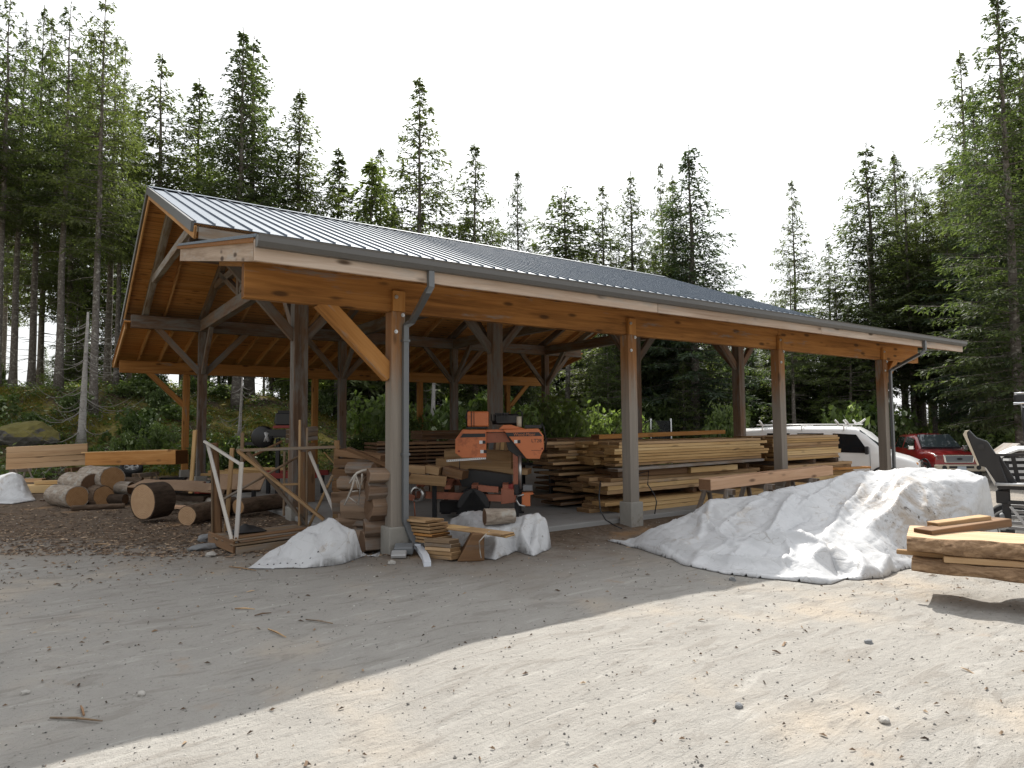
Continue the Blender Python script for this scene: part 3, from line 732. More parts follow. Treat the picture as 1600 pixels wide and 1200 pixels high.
# wheel, crate and leaning board at the foot of the bank
def ringmesh(mb, prof, n=28, mi=0, ax='x'):
    vs = [V((x, r*math.cos(2*PI*k/n), r*math.sin(2*PI*k/n))) for x, r in prof for k in range(n)]
    m_ = len(prof)
    mb.add(vs, [(i*n+k, i*n+(k+1) % n, ((i+1) % m_)*n+(k+1) % n, ((i+1) % m_)*n+k) for i in range(m_-1) for k in range(n)], mi, True)
def wheel_parts(parent, mw, r=.36, w=.22, rim='silver', spokes=6, name=None):
    """tyre and rim meshes in frame mw (x = axle, outwards)"""
    mb = MB(); ri = r*.62
    ringmesh(mb, [(-w/2, ri), (-w/2*1.02, r*.9), (-w*.4, r*.985), (-w*.15, r), (w*.15, r), (w*.4, r*.985), (w/2*1.02, r*.9), (w/2, ri), (w*.3, ri*.97), (-w*.3, ri*.97), (-w/2, ri)])
    ty = mb.build('tyre', M['rubber'], parent, mw)
    mb = MB(); ringmesh(mb, [(w*.42, ri*1.01), (w*.46, ri*.97), (w*.36, ri*.88), (w*.1, ri*.86), (w*.1, ri*.99), (w*.42, ri*1.01)])
    mb.tube([(w*.05, 0, 0), (w*.40, 0, 0)], ri*.3, 16)
    for k in range(spokes):
        a_ = 2*PI*k/spokes; d_ = V((0, math.cos(a_), math.sin(a_)))
        mb.bar(V((w*.33, 0, 0))+d_*ri*.2, V((w*.36, 0, 0))+d_*ri*.92, ri*.26, w*.12, up=(1, 0, 0))
    mb.tube([(w*.0, 0, 0), (w*.1, 0, 0)], ri*.87, 24)
    mb.build('rim', M[rim], parent, mw)
p = atd(205, 733, 20.2)
wh = thing('car_wheel', 'loose car wheel with silver rim lying under the pale beam pack', 'wheel', p, 0)
nrm = (CAM-p).normalized(); nrm = (nrm+V((0, 0, 1.6))).normalized()
wheel_parts(wh, frame(p, nrm), .32, .2, 'silver', 5)
p = atd(268, 737, 17.3)
bx = thing('plastic_crate', 'black plastic crate under the dark end of the orange beam', 'crate', (p.x, p.y, gz(p.x, p.y)), -.35)
mb = MB(); w_, d_, h_ = .62, .42, .36
for s in (-1, 1): mb.box((s*w_/2, 0, h_/2), (.02, d_, h_)); mb.box((0, s*d_/2, h_/2), (w_, .02, h_))
mb.box((0, 0, .01), (w_-.02, d_-.02, .02)); mb.build('body', M['black'], bx)
mb = MB()
for s in (-1, 1): mb.box((s*(w_/2+.012), 0, h_-.03), (.03, d_+.05, .05)); mb.box((0, s*(d_/2+.012), h_-.03), (w_+.05, .03, .05))
mb.build('rim', M['blackdull'], bx)
a = atd(298, 752, 16.0); b_ = atd(305, 672, 16.3); a.z = 0
tag(timber('leaning_board', a, b_, .17, .035, M['yellow'], None, up=(1, .3, 0)), 'yellow board leaning upright beside the dark corner post', 'board')
p = atd(318, 743, 15.8)
fc = thing('fuel_can', 'red fuel can at the foot of the dark corner post', 'fuel can', (p.x, p.y, gz(p.x, p.y)), .4)
mb = MB(); mb.box((0, 0, .14), (.34, .2, .28)); o = mb.build('body', M['red'], fc); bevel_mesh(o.data, .03, 2)
mb = MB(); mb.tube([(-.11, 0, .27), (-.11, 0, .35), (.05, 0, .35), (.08, 0, .27)], .018); mb.build('handle', M['red'], fc)
mb = MB(); mb.tube([(.12, 0, .27), (.2, 0, .37)], .02); mb.build('spout', M['black'], fc)

# ------------------------------------------------------------------ tarps
def tarp(name, label, grid, mw, th=0.012):
    """grid: function(i,j) -> point or None on an (n x m) net; mw frame"""
def tarp_field(name, label, u0, u1, d0, d1, step, inside, hfun, mat='tarp'):
    """cloth as a height field in (u,d) ground coordinates clipped by inside()>0"""
    nu = int((u1-u0)/step)+1; nd = int((d1-d0)/step)+1; idx = {}; vs = []
    for j in range(nd):
        for i in range(nu):
            u = u0+i*step; d = d0+j*step
            s = inside(u, d)
            if s < -step*.75: continue
            if s < step*.35: u, d = inside.near; s = 0.
            p = ud(u, d); g = gzf(p.x, p.y)
            h = hfun(u, d, max(0, s))
            idx[i, j] = len(vs); vs.append((p.x, p.y, g+.004+h))
    fs = [(idx[i, j], idx[i+1, j], idx[i+1, j+1], idx[i, j+1]) for j in range(nd-1) for i in range(nu-1) if all(k in idx for k in ((i, j), (i+1, j), (i+1, j+1), (i, j+1)))]
    mb = MB(); mb.add(vs, fs, 0, True); o = mb.build(name, M[mat], None, fix=False)
    sd = o.modifiers.new('thickness', 'SOLIDIFY'); sd.thickness = .012; sd.offset = 1
    # re-centre so the object's own coordinates start at the cloth
    c = sum((V(v) for v in vs), V())/len(vs)
    for v in o.data.vertices: v.co -= c
    o.matrix_world = Matrix.Translation(c); W[o] = Matrix.Translation(c)
    return tag(o, label, 'tarp', 'white tarps')
def poly_sd(poly):
    """signed distance (positive inside) to a polygon"""
    n = len(poly)
    def f(u, d):
        best = 1e9; ins = False; bp = None
        for k in range(n):
            (x1, y1), (x2, y2) = poly[k], poly[(k+1) % n]
            dx, dy = x2-x1, y2-y1; t = max(0, min(1, ((u-x1)*dx+(d-y1)*dy)/(dx*dx+dy*dy)))
            q = math.hypot(u-x1-t*dx, d-y1-t*dy)
            if q < best: best = q; bp = (x1+t*dx, y1+t*dy)
            if (y1 > d) != (y2 > d) and u < (x2-x1)*(d-y1)/(y2-y1)+x1: ins = not ins
        f.near = bp
        return best if ins else -best
    return f
def interp(pts, x):
    if x <= pts[0][0]: return pts[0][1]
    for (a, fa), (b_, fb) in zip(pts[:-1], pts[1:]):
        if x <= b_: t = (x-a)/(b_-a); t = t*t*(3-2*t); return fa+(fb-fa)*t
    return pts[-1][1]
def ridge(x, y, s, seed): return 1-abs(noise.noise(V((x*s, y*s, seed))))*2
def _h(i, j, s):
    q = math.sin(i*127.1+j*311.7+s*74.7)*43758.5453; return q-math.floor(q)
def facets(x, y, s, seed):
    """crumple: height interpolated over flat triangles, so creases stay sharp"""
    x *= s; y *= s
    k = (x+y)*.3660254; xi, yi = math.floor(x+k), math.floor(y+k); fx, fy = x+k-xi, y+k-yi
    a, d_ = _h(xi, yi, seed), _h(xi+1, yi+1, seed)
    if fx > fy: b_ = _h(xi+1, yi, seed); return a*(1-fx)+b_*(fx-fy)+d_*fy
    b_ = _h(xi, yi+1, seed); return a*(1-fy)+b_*(fy-fx)+d_*fx
def folds(u, d, seed=0.):
    wx = .18*noise.noise(V((u*1.3, d*1.3, seed))); wy = .18*noise.noise(V((u*1.3, d*1.3, seed+5)))
    a = .24*(facets(u*.9+.3*d+wx, d*.8-.25*u+wy, 1.25, seed)-.5)
    b_ = .15*(facets(u+.6*d+wy, d*.6-.5*u+wx, 2.7, seed+4)-.5)
    c = .060*(facets(u-.4*d+wx, d*.9+wy, 6., seed+8)-.5)+.022*(facets(u*.8+d, d-u*.5, 11., seed+2)-.5)
    return a+b_+c+.006*noise.noise(V((u*9, d*9, seed)))
from mathutils.geometry import delaunay_2d_cdt
def uD(px, py, z=0):
    p = atz(px, py, z); v = p-CAM; return (v.dot(RT), v.dot(FW))
def draped(name, label, hem, back, ctrl, step, seed, mat='tarp', amp=1., folds_=()):
    """cloth stretched over guide points (photo column, row, distance); flat panels meet in creases"""
    P = []
    for px, py in hem:
        p = atg(px, py); v = p-CAM; P.append((v.dot(RT), v.dot(FW), 0.))
    nh = len(P)
    for u, d in back: P.append((u, d, 0.))
    nb = len(P)
    for px, py, d in ctrl:
        p = atd(px, py, d); v = p-CAM; P.append((v.dot(RT), v.dot(FW), max(.015, p.z-base_z(p.x, p.y))))
    poly = [(q[0], q[1]) for q in P[:nb]]; sd = poly_sd(poly)
    co, _, fa, ov, _, _ = delaunay_2d_cdt([V(q[:2]) for q in P], [(k, (k+1) % nb) for k in range(nb)], [], 0, 1e-5)
    hz = [P[o[0]][2] if o else 0. for o in ov]
    tris = []
    for f in fa:
        for k in range(1, len(f)-1): tris.append((f[0], f[k], f[k+1]))
    def h0(u, d):
        for a, b_, c_ in tris:
            (x1, y1), (x2, y2), (x3, y3) = co[a], co[b_], co[c_]
            D = (y2-y3)*(x1-x3)+(x3-x2)*(y1-y3)
            if abs(D) < 1e-9: continue
            l1 = ((y2-y3)*(u-x3)+(x3-x2)*(d-y3))/D; l2 = ((y3-y1)*(u-x3)+(x1-x3)*(d-y3))/D; l3 = 1-l1-l2
            if l1 >= -1e-6 and l2 >= -1e-6 and l3 >= -1e-6: return l1*hz[a]+l2*hz[b_]+l3*hz[c_]
        return 0.
    FL_ = []
    for am, wd, *pts in folds_:
        q = []
        for px, py, d in pts: p = atd(px, py, d); v = p-CAM; q.append((v.dot(RT), v.dot(FW)))
        FL_.append((am, wd, q))
    def ridges(u, d):
        t = 0.
        for am, wd, q in FL_:
            best = 9.; at = 0.
            for k in range(len(q)-1):
                (x1, y1), (x2, y2) = q[k], q[k+1]; dx, dy = x2-x1, y2-y1
                s = max(0, min(1, ((u-x1)*dx+(d-y1)*dy)/(dx*dx+dy*dy)))
                e = math.hypot(u-x1-s*dx, d-y1-s*dy)
                if e < best: best = e; at = (k+s)/(len(q)-1)
            t += am*1.4*math.exp(-best/(wd*.7))*(.35+.65*math.sin(PI*min(1, .12+at*.8)))
        return t
    r_ = .030*(1 if amp > .7 else .6)
    def hf(u, d, s):
        wu = u+.025*noise.noise(V((u*2.2, d*2.2, seed))); wd = d+.025*noise.noise(V((u*2.2, d*2.2, seed+3)))
        h = (h0(wu, wd)*2+h0(wu+r_, wd)+h0(wu-r_, wd)+h0(wu, wd+r_)+h0(wu, wd-r_))/6
        wx = .15*noise.noise(V((u*1.6, d*1.6, seed))); wy = .15*noise.noise(V((u*1.6, d*1.6, seed+5)))
        k = min(1, .25+h*3)*amp*min(1, s/.08)
        h += ridges(wu, wd)*min(1, s/.06)
        # the square grid of folds left from packing
        for g_ in (u*.83+d*.56+wx*.6, d*.83-u*.56+wy*.6):
            q_ = (g_/.62+seed*.37) % 1.; h += k*.016*math.exp(-min(q_, 1-q_)/.022)
        h += k*(.045*(facets(u*.75+.5*d+wx, d*.8-.5*u+wy, 2.0, seed)-.5)+.022*(facets(u+.5*d+wy, d*.6-.4*u+wx, 3.8, seed+4)-.5)+.014*(facets(u-.4*d+wx, d*.9+wy, 7., seed+8)-.5))
        # shallow creases running downhill
        h -= k*.020*max(0, 1-abs(noise.noise(V((u*3.1+d*1.1, d*.55-u*.3, seed+11))))*9)
        e = min(1, max(0, s)/.05)
        roll = .034*amp*max(0., 1-((s-.04)/.045)**2)**.5*(.6+.8*noise.noise(V((u*2.3, d*2.3, seed+6)))) if amp > .8 else 0.
        return max(.006, h+max(0., roll)) if s > .012 else .001
    us = [q[0] for q in poly]; ds_ = [q[1] for q in poly]
    o = tarp_field(name, label, min(us)-.03, max(us)+.03, min(ds_)-.03, max(ds_)+.03, step, sd, hf, mat)
    return o, hf, sd
# the big one
draped('white_tarp', 'largest white dirt-stained tarp draped over a heap in front of the timber',
 [(949, 845), (1000, 859), (1045, 874), (1079, 888), (1130, 898), (1188, 905), (1245, 909), (1298, 913), (1320, 905), (1345, 909), (1380, 904), (1402, 892), (1440, 884), (1490, 876), (1565, 862)],
 [(6.95, 10.2), (6.7, 10.9), (5.2, 11.3), (3.6, 11.1), (2.4, 10.6), (1.65, 9.9)],
 [(985, 833, 9.3), (1030, 822, 9.5), (1079, 805, 9.65), (1110, 782, 9.75), (1173, 774, 9.8), (1240, 761, 9.85), (1313, 743, 9.95), (1371, 734, 10.0), (1438, 732, 10.05), (1511, 735, 9.95), (1546, 745, 9.7),
  (1060, 846, 8.75), (1100, 838, 8.8), (1130, 812, 9.25), (1180, 814, 9.0), (1240, 776, 9.5), (1226, 802, 9.05), (1199, 846, 8.35), (1290, 788, 9.25), (1335, 772, 9.5), (1300, 822, 8.75), (1352, 800, 9.05),
  (1425, 754, 9.55), (1490, 752, 9.6), (1535, 752, 9.55), (1407, 779, 9.25), (1391, 797, 9.05), (1365, 824, 8.65), (1342, 846, 8.3), (1420, 800, 9.05), (1470, 800, 9.15), (1530, 795, 9.25), (1440, 850, 8.7), (1500, 845, 8.85),
  (1094, 866, 8.2), (1150, 858, 8.15), (1188, 850, 8.2), (1251, 844, 8.1), (1292, 856, 7.9), (1262, 876, 7.65), (1225, 884, 7.62), (1150, 884, 7.85), (1115, 884, 8.0), (1334, 866, 7.95), (1350, 886, 7.6), (1388, 872, 8.0), (1370, 892, 7.6)],
 .026, 3, 'tarpbig', 1.,
 [(.06, .07, (1110, 784, 9.7), (1098, 820, 9.2), (1094, 850, 8.7)), (.09, .10, (1240, 772, 9.5), (1224, 802, 9.05), (1199, 846, 8.35)), (.06, .08, (1350, 762, 9.6), (1318, 805, 9.0), (1290, 850, 8.2)), (.05, .07, (1313, 746, 9.9), (1270, 775, 9.4), (1240, 800, 9.0)),
  (.06, .08, (1425, 755, 9.5), (1395, 795, 9.05), (1361, 826, 8.6)), (.10, .09, (1170, 856, 8.2), (1188, 850, 8.2), (1251, 844, 8.1), (1300, 860, 7.9)), (.08, .08, (1090, 868, 8.2), (1150, 883, 7.85), (1245, 893, 7.6)), (-.10, .07, (1290, 856, 8.0), (1306, 885, 7.7), (1318, 905, 7.4)),
  (.07, .07, (1330, 866, 8.0), (1345, 885, 7.75), (1352, 903, 7.5)), (.05, .06, (1079, 807, 9.6), (1110, 835, 9.0), (1150, 858, 8.2)), (.05, .06, (1000, 842, 9.2), (1060, 852, 8.6)), (.035, .05, (1190, 785, 9.6), (1150, 812, 9.2), (1115, 838, 8.8)), (.04, .05, (1450, 758, 9.4), (1444, 800, 9.0), (1432, 850, 8.7)), (.035, .05, (1500, 757, 9.5), (1506, 790, 9.3), (1512, 840, 8.9)),
  (-.05, .05, (1265, 800, 9.0), (1235, 830, 8.55), (1225, 842, 8.3)), (.04, .05, (1385, 760, 9.6), (1350, 790, 9.15)), (.04, .05, (1160, 868, 8.1), (1140, 890, 7.85)), (.05, .05, (1230, 850, 8.05), (1240, 872, 7.75), (1222, 890, 7.6)), (.05, .06, (1290, 866, 7.85), (1270, 885, 7.65)), (.05, .06, (1375, 850, 8.3), (1392, 875, 8.0), (1385, 895, 7.7))])
# the one before the wooden crate
tA, hA, sdA = draped('white_tarp', 'white tarp with black eyelets heaped before the wooden crate frame',
 [(388, 890), (429, 890), (478, 888), (534, 882), (567, 871), (595, 860)], [((592-800)/FPX*8.75, 8.75), ((560-800)/FPX*8.95, 8.95), ((500-800)/FPX*9.0, 9.0), ((440-800)/FPX*8.9, 8.9)],
 [(515, 811, 8.40), (502, 816, 8.42), (527, 814, 8.42), (491, 823, 8.38), (468, 836, 8.3), (474, 842, 8.25), (554, 829, 8.42), (577, 847, 8.42), (588, 854, 8.4), (422, 864, 8.2), (445, 852, 8.3), (455, 872, 8.02), (484, 858, 8.08), (496, 846, 8.16), (505, 868, 7.98), (520, 848, 8.12), (540, 854, 8.12), (552, 862, 8.1)], .018, 11, 'tarp', .45,
 [(.035, .035, (515, 813, 8.4), (500, 840, 8.2), (480, 875, 7.98)), (.04, .03, (468, 836, 8.3), (490, 850, 8.2), (497, 880, 7.95)), (.03, .03, (520, 815, 8.4), (545, 850, 8.2), (552, 872, 8.0)), (.03, .03, (488, 824, 8.38), (455, 850, 8.3), (425, 878, 8.0)), (-.025, .025, (505, 845, 8.15), (512, 872, 7.95)), (.025, .03, (554, 830, 8.42), (575, 858, 8.3))])
mb = MB()
for px, py in ((405, 886.5), (418, 886.5), (428, 886.5), (438, 886.3), (449, 886), (462, 885.5), (473, 885), (485, 884), (497, 883), (566, 868), (575, 864.5), (583, 861)):
    u_, d_ = uD(px, py+1.5); p = ud(u_, d_); h = hA(u_, d_, max(0, sdA(u_, d_)))
    p.z = gzf(p.x, p.y)+h+.014
    mb.tube([p, p+(CAM-p).normalized()*.006], .011, 8)
mb.build('eyelet', M['black'], tA, Matrix.Identity(4))
# the one by the sawmill with a log on it
draped('white_tarp', 'crumpled white tarp under a short log in front of the sawmill',
 [(751, 872), (774, 876), (790, 868), (807, 862), (833, 870), (856, 861)], [((858-800)/FPX*9.3, 9.3), ((845-800)/FPX*9.6, 9.6), ((800-800)/FPX*10.0, 10.0), ((745-800)/FPX*10.25, 10.25), ((700-800)/FPX*10.1, 10.1), ((697-800)/FPX*9.7, 9.7), ((730-800)/FPX*9.1, 9.1)],
 [(820, 806, 9.15), (840, 804, 9.15), (852, 811, 9.12), (854, 840, 8.92), (838, 845, 8.85), (815, 835, 8.85), (800, 818, 9.1), (775, 816, 9.2), (760, 822, 9.0), (752, 846, 8.6), (775, 846, 8.5), (797, 842, 8.6), (775, 862, 8.35), (703, 810, 9.85), (718, 803, 9.85), (735, 797, 9.9), (751, 796, 9.9), (730, 812, 9.4), (785, 832, 8.85)], .018, 21, 'tarp', .5,
 [(.05, .04, (822, 808, 9.1), (815, 840, 8.8), (826, 864, 8.4)), (.05, .04, (842, 806, 9.1), (838, 838, 8.85), (850, 858, 8.6)), (-.05, .035, (832, 815, 9.0), (828, 850, 8.7)), (.05, .04, (752, 848, 8.6), (775, 848, 8.5), (797, 843, 8.6), (818, 838, 8.8)), (.04, .035, (775, 850, 8.45), (768, 872, 8.2)), (.04, .035, (797, 846, 8.55), (800, 862, 8.35)), (.04, .04, (705, 812, 9.8), (735, 806, 9.7), (760, 820, 9.1))])
pd = [uD(*q) for q in ((-40, 789), (20, 788), (56, 783), (50, 776), (30, 768), (-40, 768))]
sdD = poly_sd(pd); q1 = uD(22, 778); q2 = uD(-25, 778)
def hD(u, d, s):
    h = .46*math.exp(-((u-q1[0])/.42)**2-((d-q1[1])/.5)**2)+.5*math.exp(-((u-q2[0])/.5)**2-((d-q2[1])/.5)**2)+.05
    h += folds(u*1.5, d*1.5, 31)*.45
    return max(.006, h*min(1, s/.2)**.7)
us = [q[0] for q in pd]; ds_ = [q[1] for q in pd]
tarp_field('white_tarp', 'small white tarp lump on the ground beside low yellow planks', min(us)-.05, max(us)+.05, min(ds_)-.05, max(ds_)+.05, .03, sdD, hD)

# ------------------------------------------------------------------ wooden crate frame on a pallet
FLc = atz(368, 868, 0); ex = V((.985, .17, 0)); ey = V((-.10, .995, 0)); PW, PD = 1.28, 1.08
cr = thing('crate_frame', 'rickety crate frame of grey sticks nailed on a low pallet base', 'crate', FLc, 0)
def cp_(x, y, z): return FLc+ex*x+ey*y+V((0, 0, z))
for y in (.03, PD/2, PD-.03): timber('bearer', cp_(0, y, .055), cp_(PW, y, .055), .07, .10, M['pallet'], cr)
for k in range(9):
    y = .04+k*(PD-.08)/8
    timber('deck_board', cp_(-.03+random.uniform(-.02, .02), y, .13+random.uniform(0, .012)), cp_(PW+random.uniform(-.02, .03), y, .13+random.uniform(0, .012)), .10, .028, M['pallet'], cr)
for k in range(6):
    timber('deck_board', cp_(.0+random.uniform(-.02, .05), .06+k*.035, .165+.024*k), cp_(PW-.1, .1+k*.035, .165+.022*k), .14, .022, M['pallet' if k % 2 else 'brown'], cr) if k < 3 else None
timber('side_board', cp_(-.02, 0, .11), cp_(-.02, PD, .11), .03, .16, M['brown'], cr)
def stick(p1, p2, d1, d2, w_=.045, h_=.03, m='pallet', nm='brace'):
    a = atd(p1[0], p1[1], d1); b_ = atd(p2[0], p2[1], d2); return timber(nm, a, b_, w_, h_, M[m], cr, up=FW*-1)
dF = (FLc-CAM).dot(FW); dB = (cp_(0, PD, 0)-CAM).dot(FW); dFR = (cp_(PW, 0, 0)-CAM).dot(FW); dBR = (cp_(PW, PD, 0)-CAM).dot(FW)
stick((367.5, 868), (377.5, 722), dF-.02, dF, .055, .03, 'whitestick', 'post')
stick((320, 690), (377, 726), dB, dF+.02, .035, .05, 'whitestick', 'rail')
stick((324, 692), (366, 858), dB-.03, dF-.06, .05, .025, 'whitestick', 'brace')
stick((341, 848), (334, 692), dB, dB, .11, .06, 'brown', 'post')
stick((332, 848), (331, 700), dB-.05, dB-.04, .025, .03, 'pallet', 'post')
stick((353, 836), (363, 700), dB+.15, dB+.15, .06, .04, 'tan', 'post')
stick((378, 722), (379, 676), dB+.2, dB+.2, .05, .03, 'pallet', 'post')
stick((369, 704), (531, 698), dB+.12, dBR+.05, .045, .085, 'pallet', 'rail')
stick((524, 815), (526.5, 688), dBR, dBR, .08, .06, 'tan', 'post')
stick((467.5, 822), (468.5, 656), dBR-.25, dBR-.2, .035, .03, 'tan', 'post')
stick((479, 822), (480, 668), dBR-.2, dBR-.16, .03, .03, 'pallet', 'post')
stick((474, 820), (473.5, 706), dBR-.05, dBR-.05, .09, .05, 'brown', 'post')
stick((443.5, 806), (444.5, 705), dBR+.1, dBR+.1, .035, .03, 'pallet', 'post')
stick((372, 705), (506, 812), dB+.05, dFR+.2, .04, .075, 'tan', 'brace')
stick((386, 706), (478, 818), dB+.2, dBR-.1, .045, .075, 'pallet', 'brace')
stick((349, 780), (476, 708), dB, dBR+.1, .03, .06, 'pallet', 'brace')
stick((483, 706), (521, 796), dBR-.15, dFR+.2, .05, .025, 'whitestick', 'brace')
stick((482, 824), (520, 742), dBR-.1, dFR+.3, .04, .03, 'tan', 'brace')
stick((506, 706), (543, 748), dBR+.1, dBR+.3, .02, .02, 'yellow', 'brace')
stick((376, 722), (440, 690), dB+.5, dBR+.6, .03, .045, 'brown', 'brace')
stick((440, 757), (476, 756), dBR+.05, dBR+.0, .03, .12, 'tan', 'rail')
# black cloth on the pallet
p = cp_(.42, .8, .17); mb = MB(); n = 14; vs = []
for i in range(n+1):
    for j in range(n+1):
        x = (i/n-.5)*.5; y = (j/n-.5)*.3; r = math.hypot(x/.25, y/.15)
        vs.append((x, y, max(0, .10*(1-r)+.05*noise.noise(V((x*9, y*9, 2)))*max(0, 1-r*.7))))
mb.add(vs, [(i*(n+1)+j, (i+1)*(n+1)+j, (i+1)*(n+1)+j+1, i*(n+1)+j+1) for i in range(n) for j in range(n)], 0, True)
o = mb.build('black_cloth', M['blackdull'], None, Matrix.Translation(p)); s_ = o.modifiers.new('t', 'SOLIDIFY'); s_.thickness = .01; tag(o, 'crumpled black cloth on the pallet boards inside the crate frame', 'cloth')
# stones by the crate corner
def rock(name, label, c, size, mat, cat='stone', seed=None, group=None):
    bm = bmesh.new(); bmesh.ops.create_icosphere(bm, subdivisions=3, radius=1); sd = random.random()*99
    for v in bm.verts:
        q = v.co.copy(); f = 1+.32*noise.noise(q*1.2+V((sd, 0, 0)))+.12*noise.noise(q*3.1+V((0, sd, 0)))
        v.co = V((q.x*size[0], q.y*size[1], q.z*size[2]))*f
    me = bpy.data.meshes.new(name); bm.to_mesh(me); bm.free(); me.materials.append(M[mat])
    o = link(bpy.data.objects.new(name, me), None, Matrix.Translation(c) @ Matrix.Rotation(random.random()*6, 4, 'Z')); return tag(o, label, cat, group)
M['stone'] = plain('grey_stone', (.20, .205, .21), .85, 0., 8., .35, dirt=(.11, .10, .09), bmp=.5)
M['stonelight'] = plain('light_stone', (.40, .38, .35), .85, 0., 8., .25, dirt=(.28, .26, .23), bmp=.5)
rock('stone', 'flat blue-grey stone at the foot of the leaning crate stick', atz(325, 841, .04), (.17, .12, .07), 'stone')
rock('stone', 'jagged grey stone slab half buried beside the crate corner', atz(318, 855, .03), (.20, .14, .05), 'stone')
rock('stone', 'pale broken stone on the gravel before the crate corner', atz(330, 866, .02), (.10, .07, .03), 'stonelight')
rock('stone', 'pale tan stone on the ground beside the nearest post footing', atz(612, 879, .02), (.05, .04, .03), 'stonelight')

# ------------------------------------------------------------------ split slabs behind the nearest post
GW = 'split logs stacked behind the nearest post'
def chunk(label, c, w_, h_, ln, rz, kind, rx=0.):
    n = 9; poly = []
    sd = random.random()*50
    for k in range(n):
        a = 2*PI*k/n; y, z = math.cos(a), math.sin(a)
        if kind == 'half': z = max(z, -.35)
        if kind == 'wedge': z = z if z < 0 else z*(1-abs(y)*.7); y *= .8+.2*z
        r = 1+.42*noise.noise(V((y*1.7, z*1.7, sd)))
        poly.append((y*w_/2*r, z*h_/2*r))
    mb = MB(); rings = 4; vs = []
    for i in range(rings+1):
        x = -ln/2+ln*i/rings
        for (y, z) in poly: vs.append((x+.03*noise.noise(V((y*9, z*9, sd))), y*(1+.10*noise.noise(V((x*3, sd, 1)))), z*(1+.10*noise.noise(V((x*3, sd, 2))))))
    mb.add(vs, [(i*n+k, i*n+(k+1) % n, i*n+n+(k+1) % n, i*n+n+k) for i in range(rings) for k in range(n)]+[tuple(range(n)), tuple(rings*n+k for k in range(n))])
    o = mb.build('split_log', M['chunk'], None, Matrix.Translation(c) @ Matrix.Rotation(rz, 4, 'Z') @ Matrix.Rotation(rx, 4, 'X'))
    bevel_mesh(o.data, .008)
    return tag(o, label, 'split log', GW)
front = [(590, 742, 30, 26, 'topmost split log right behind the nearest post, red-brown face'), (588, 766, 32, 26, 'second split log down behind the nearest post'), (590, 795, 36, 36, 'widest split log of the stack, third down behind the nearest post'),
         (584, 823, 34, 24, 'split log with rough bark edge, fourth down behind the nearest post'), (580, 844, 28, 30, 'lowest split log standing against the nearest post footing')]
for i, (px, py, wp, hp, lb) in enumerate(front):
    d = 8.95+.03*i; c = atd(px+6, py, d); s_ = d/FPX
    chunk(lb, c, wp*s_*1.5, hp*s_*1.2, .36, -.25+random.uniform(-.1, .1), 'oval', random.uniform(-.2, .2))
mid_ = [(558, 732, 'grey split log at the upper left of the stack with a flat face', 24, 20), (545, 760, 'dark split log behind the pale bent rod', 24, 28), (566, 775, 'reddish wedge of split log right of the pale rod', 22, 44),
        (552, 790, 'grey smooth-faced split log below the pale rod', 30, 40), (570, 812, 'tall brown wedge in the middle of the split stack', 30, 44), (546, 815, 'light grey split log at the left foot of the stack', 22, 38), (556, 835, 'low brown split log just above the eyelet tarp', 34, 26), (536, 790, 'thin dark split log beside the crate right post', 14, 50), (538, 826, 'small split log wedged at the left bottom of the stack', 20, 26)]
for i, (px, py, lb, wp, hp) in enumerate(mid_):
    d = 9.5+.06*(i % 3); c = atd(px+6, py, d); s_ = d/FPX
    chunk(lb, c, wp*s_*1.35, hp*s_*1.2, .40, -.75+random.uniform(-.3, .3), ('wedge', 'half', 'oval')[i % 3], random.uniform(-.5, .5))
# long slabs lying on top of / behind the stack
for i, (x0, y0, x1, y1, d0, d1, w_, h_, lb) in enumerate(((532, 707, 604, 716, 10.6, 10.2, .3, .10, 'dark slab lying behind the split logs, highest of the long ones'), (545, 701, 640, 742, 10.0, 9.9, .16, .06, 'dark board slanting down over the split log stack'), (532, 722, 604, 724, 10.5, 10.2, .34, .12, 'brown slab under the highest one behind the split logs'), (530, 738, 604, 742, 10.4, 10.1, .36, .13, 'long brown slab in the middle of the pile behind the split logs'), (530, 757, 600, 762, 10.4, 10.1, .36, .15, 'long brown slab near the foot of the pile behind the split logs'), (530, 780, 600, 785, 10.4, 10.1, .36, .2, 'thick bottom slab of the pile behind the split logs'))):
    tag(timber('log_slab', atd(x0, y0, d0), atd(x1, y1, d1), w_, h_, M['brown'], None, wob=.025), lb, 'slab', 'slabs behind the split logs')
# pale bent rod with cross sticks
rp = lambda px, py, d=9.05: atd(px, py, d)
ro = thing('bent_rod', 'pale bent rod with cross sticks hanging on the split logs', 'rod', rp(560, 760))
mb = MB(); mb.tube([rp(546, 755), rp(551, 747), rp(558, 739), rp(566, 735.5), rp(574, 734)], .017, 8); mb.build('bent_rod', M['whitestick'], ro, Matrix.Identity(4))
mb = MB(); mb.tube([rp(555, 745), rp(549, 765), rp(538, 789)], .015, 8); mb.tube([rp(556, 743), rp(563, 760), rp(560, 788)], .014, 8); mb.tube([rp(566, 740), rp(565, 758)], .014, 8); mb.build('upright', M['whitestick'], ro, Matrix.Identity(4))
mb = MB(); mb.tube([rp(548, 768), rp(560, 767)], .010, 6); mb.tube([rp(544, 776), rp(557, 785)], .010, 6); mb.tube([rp(556, 750), rp(560, 764)], .009, 6); mb.build('cross_stick', M['whitestick'], ro, Matrix.Identity(4))
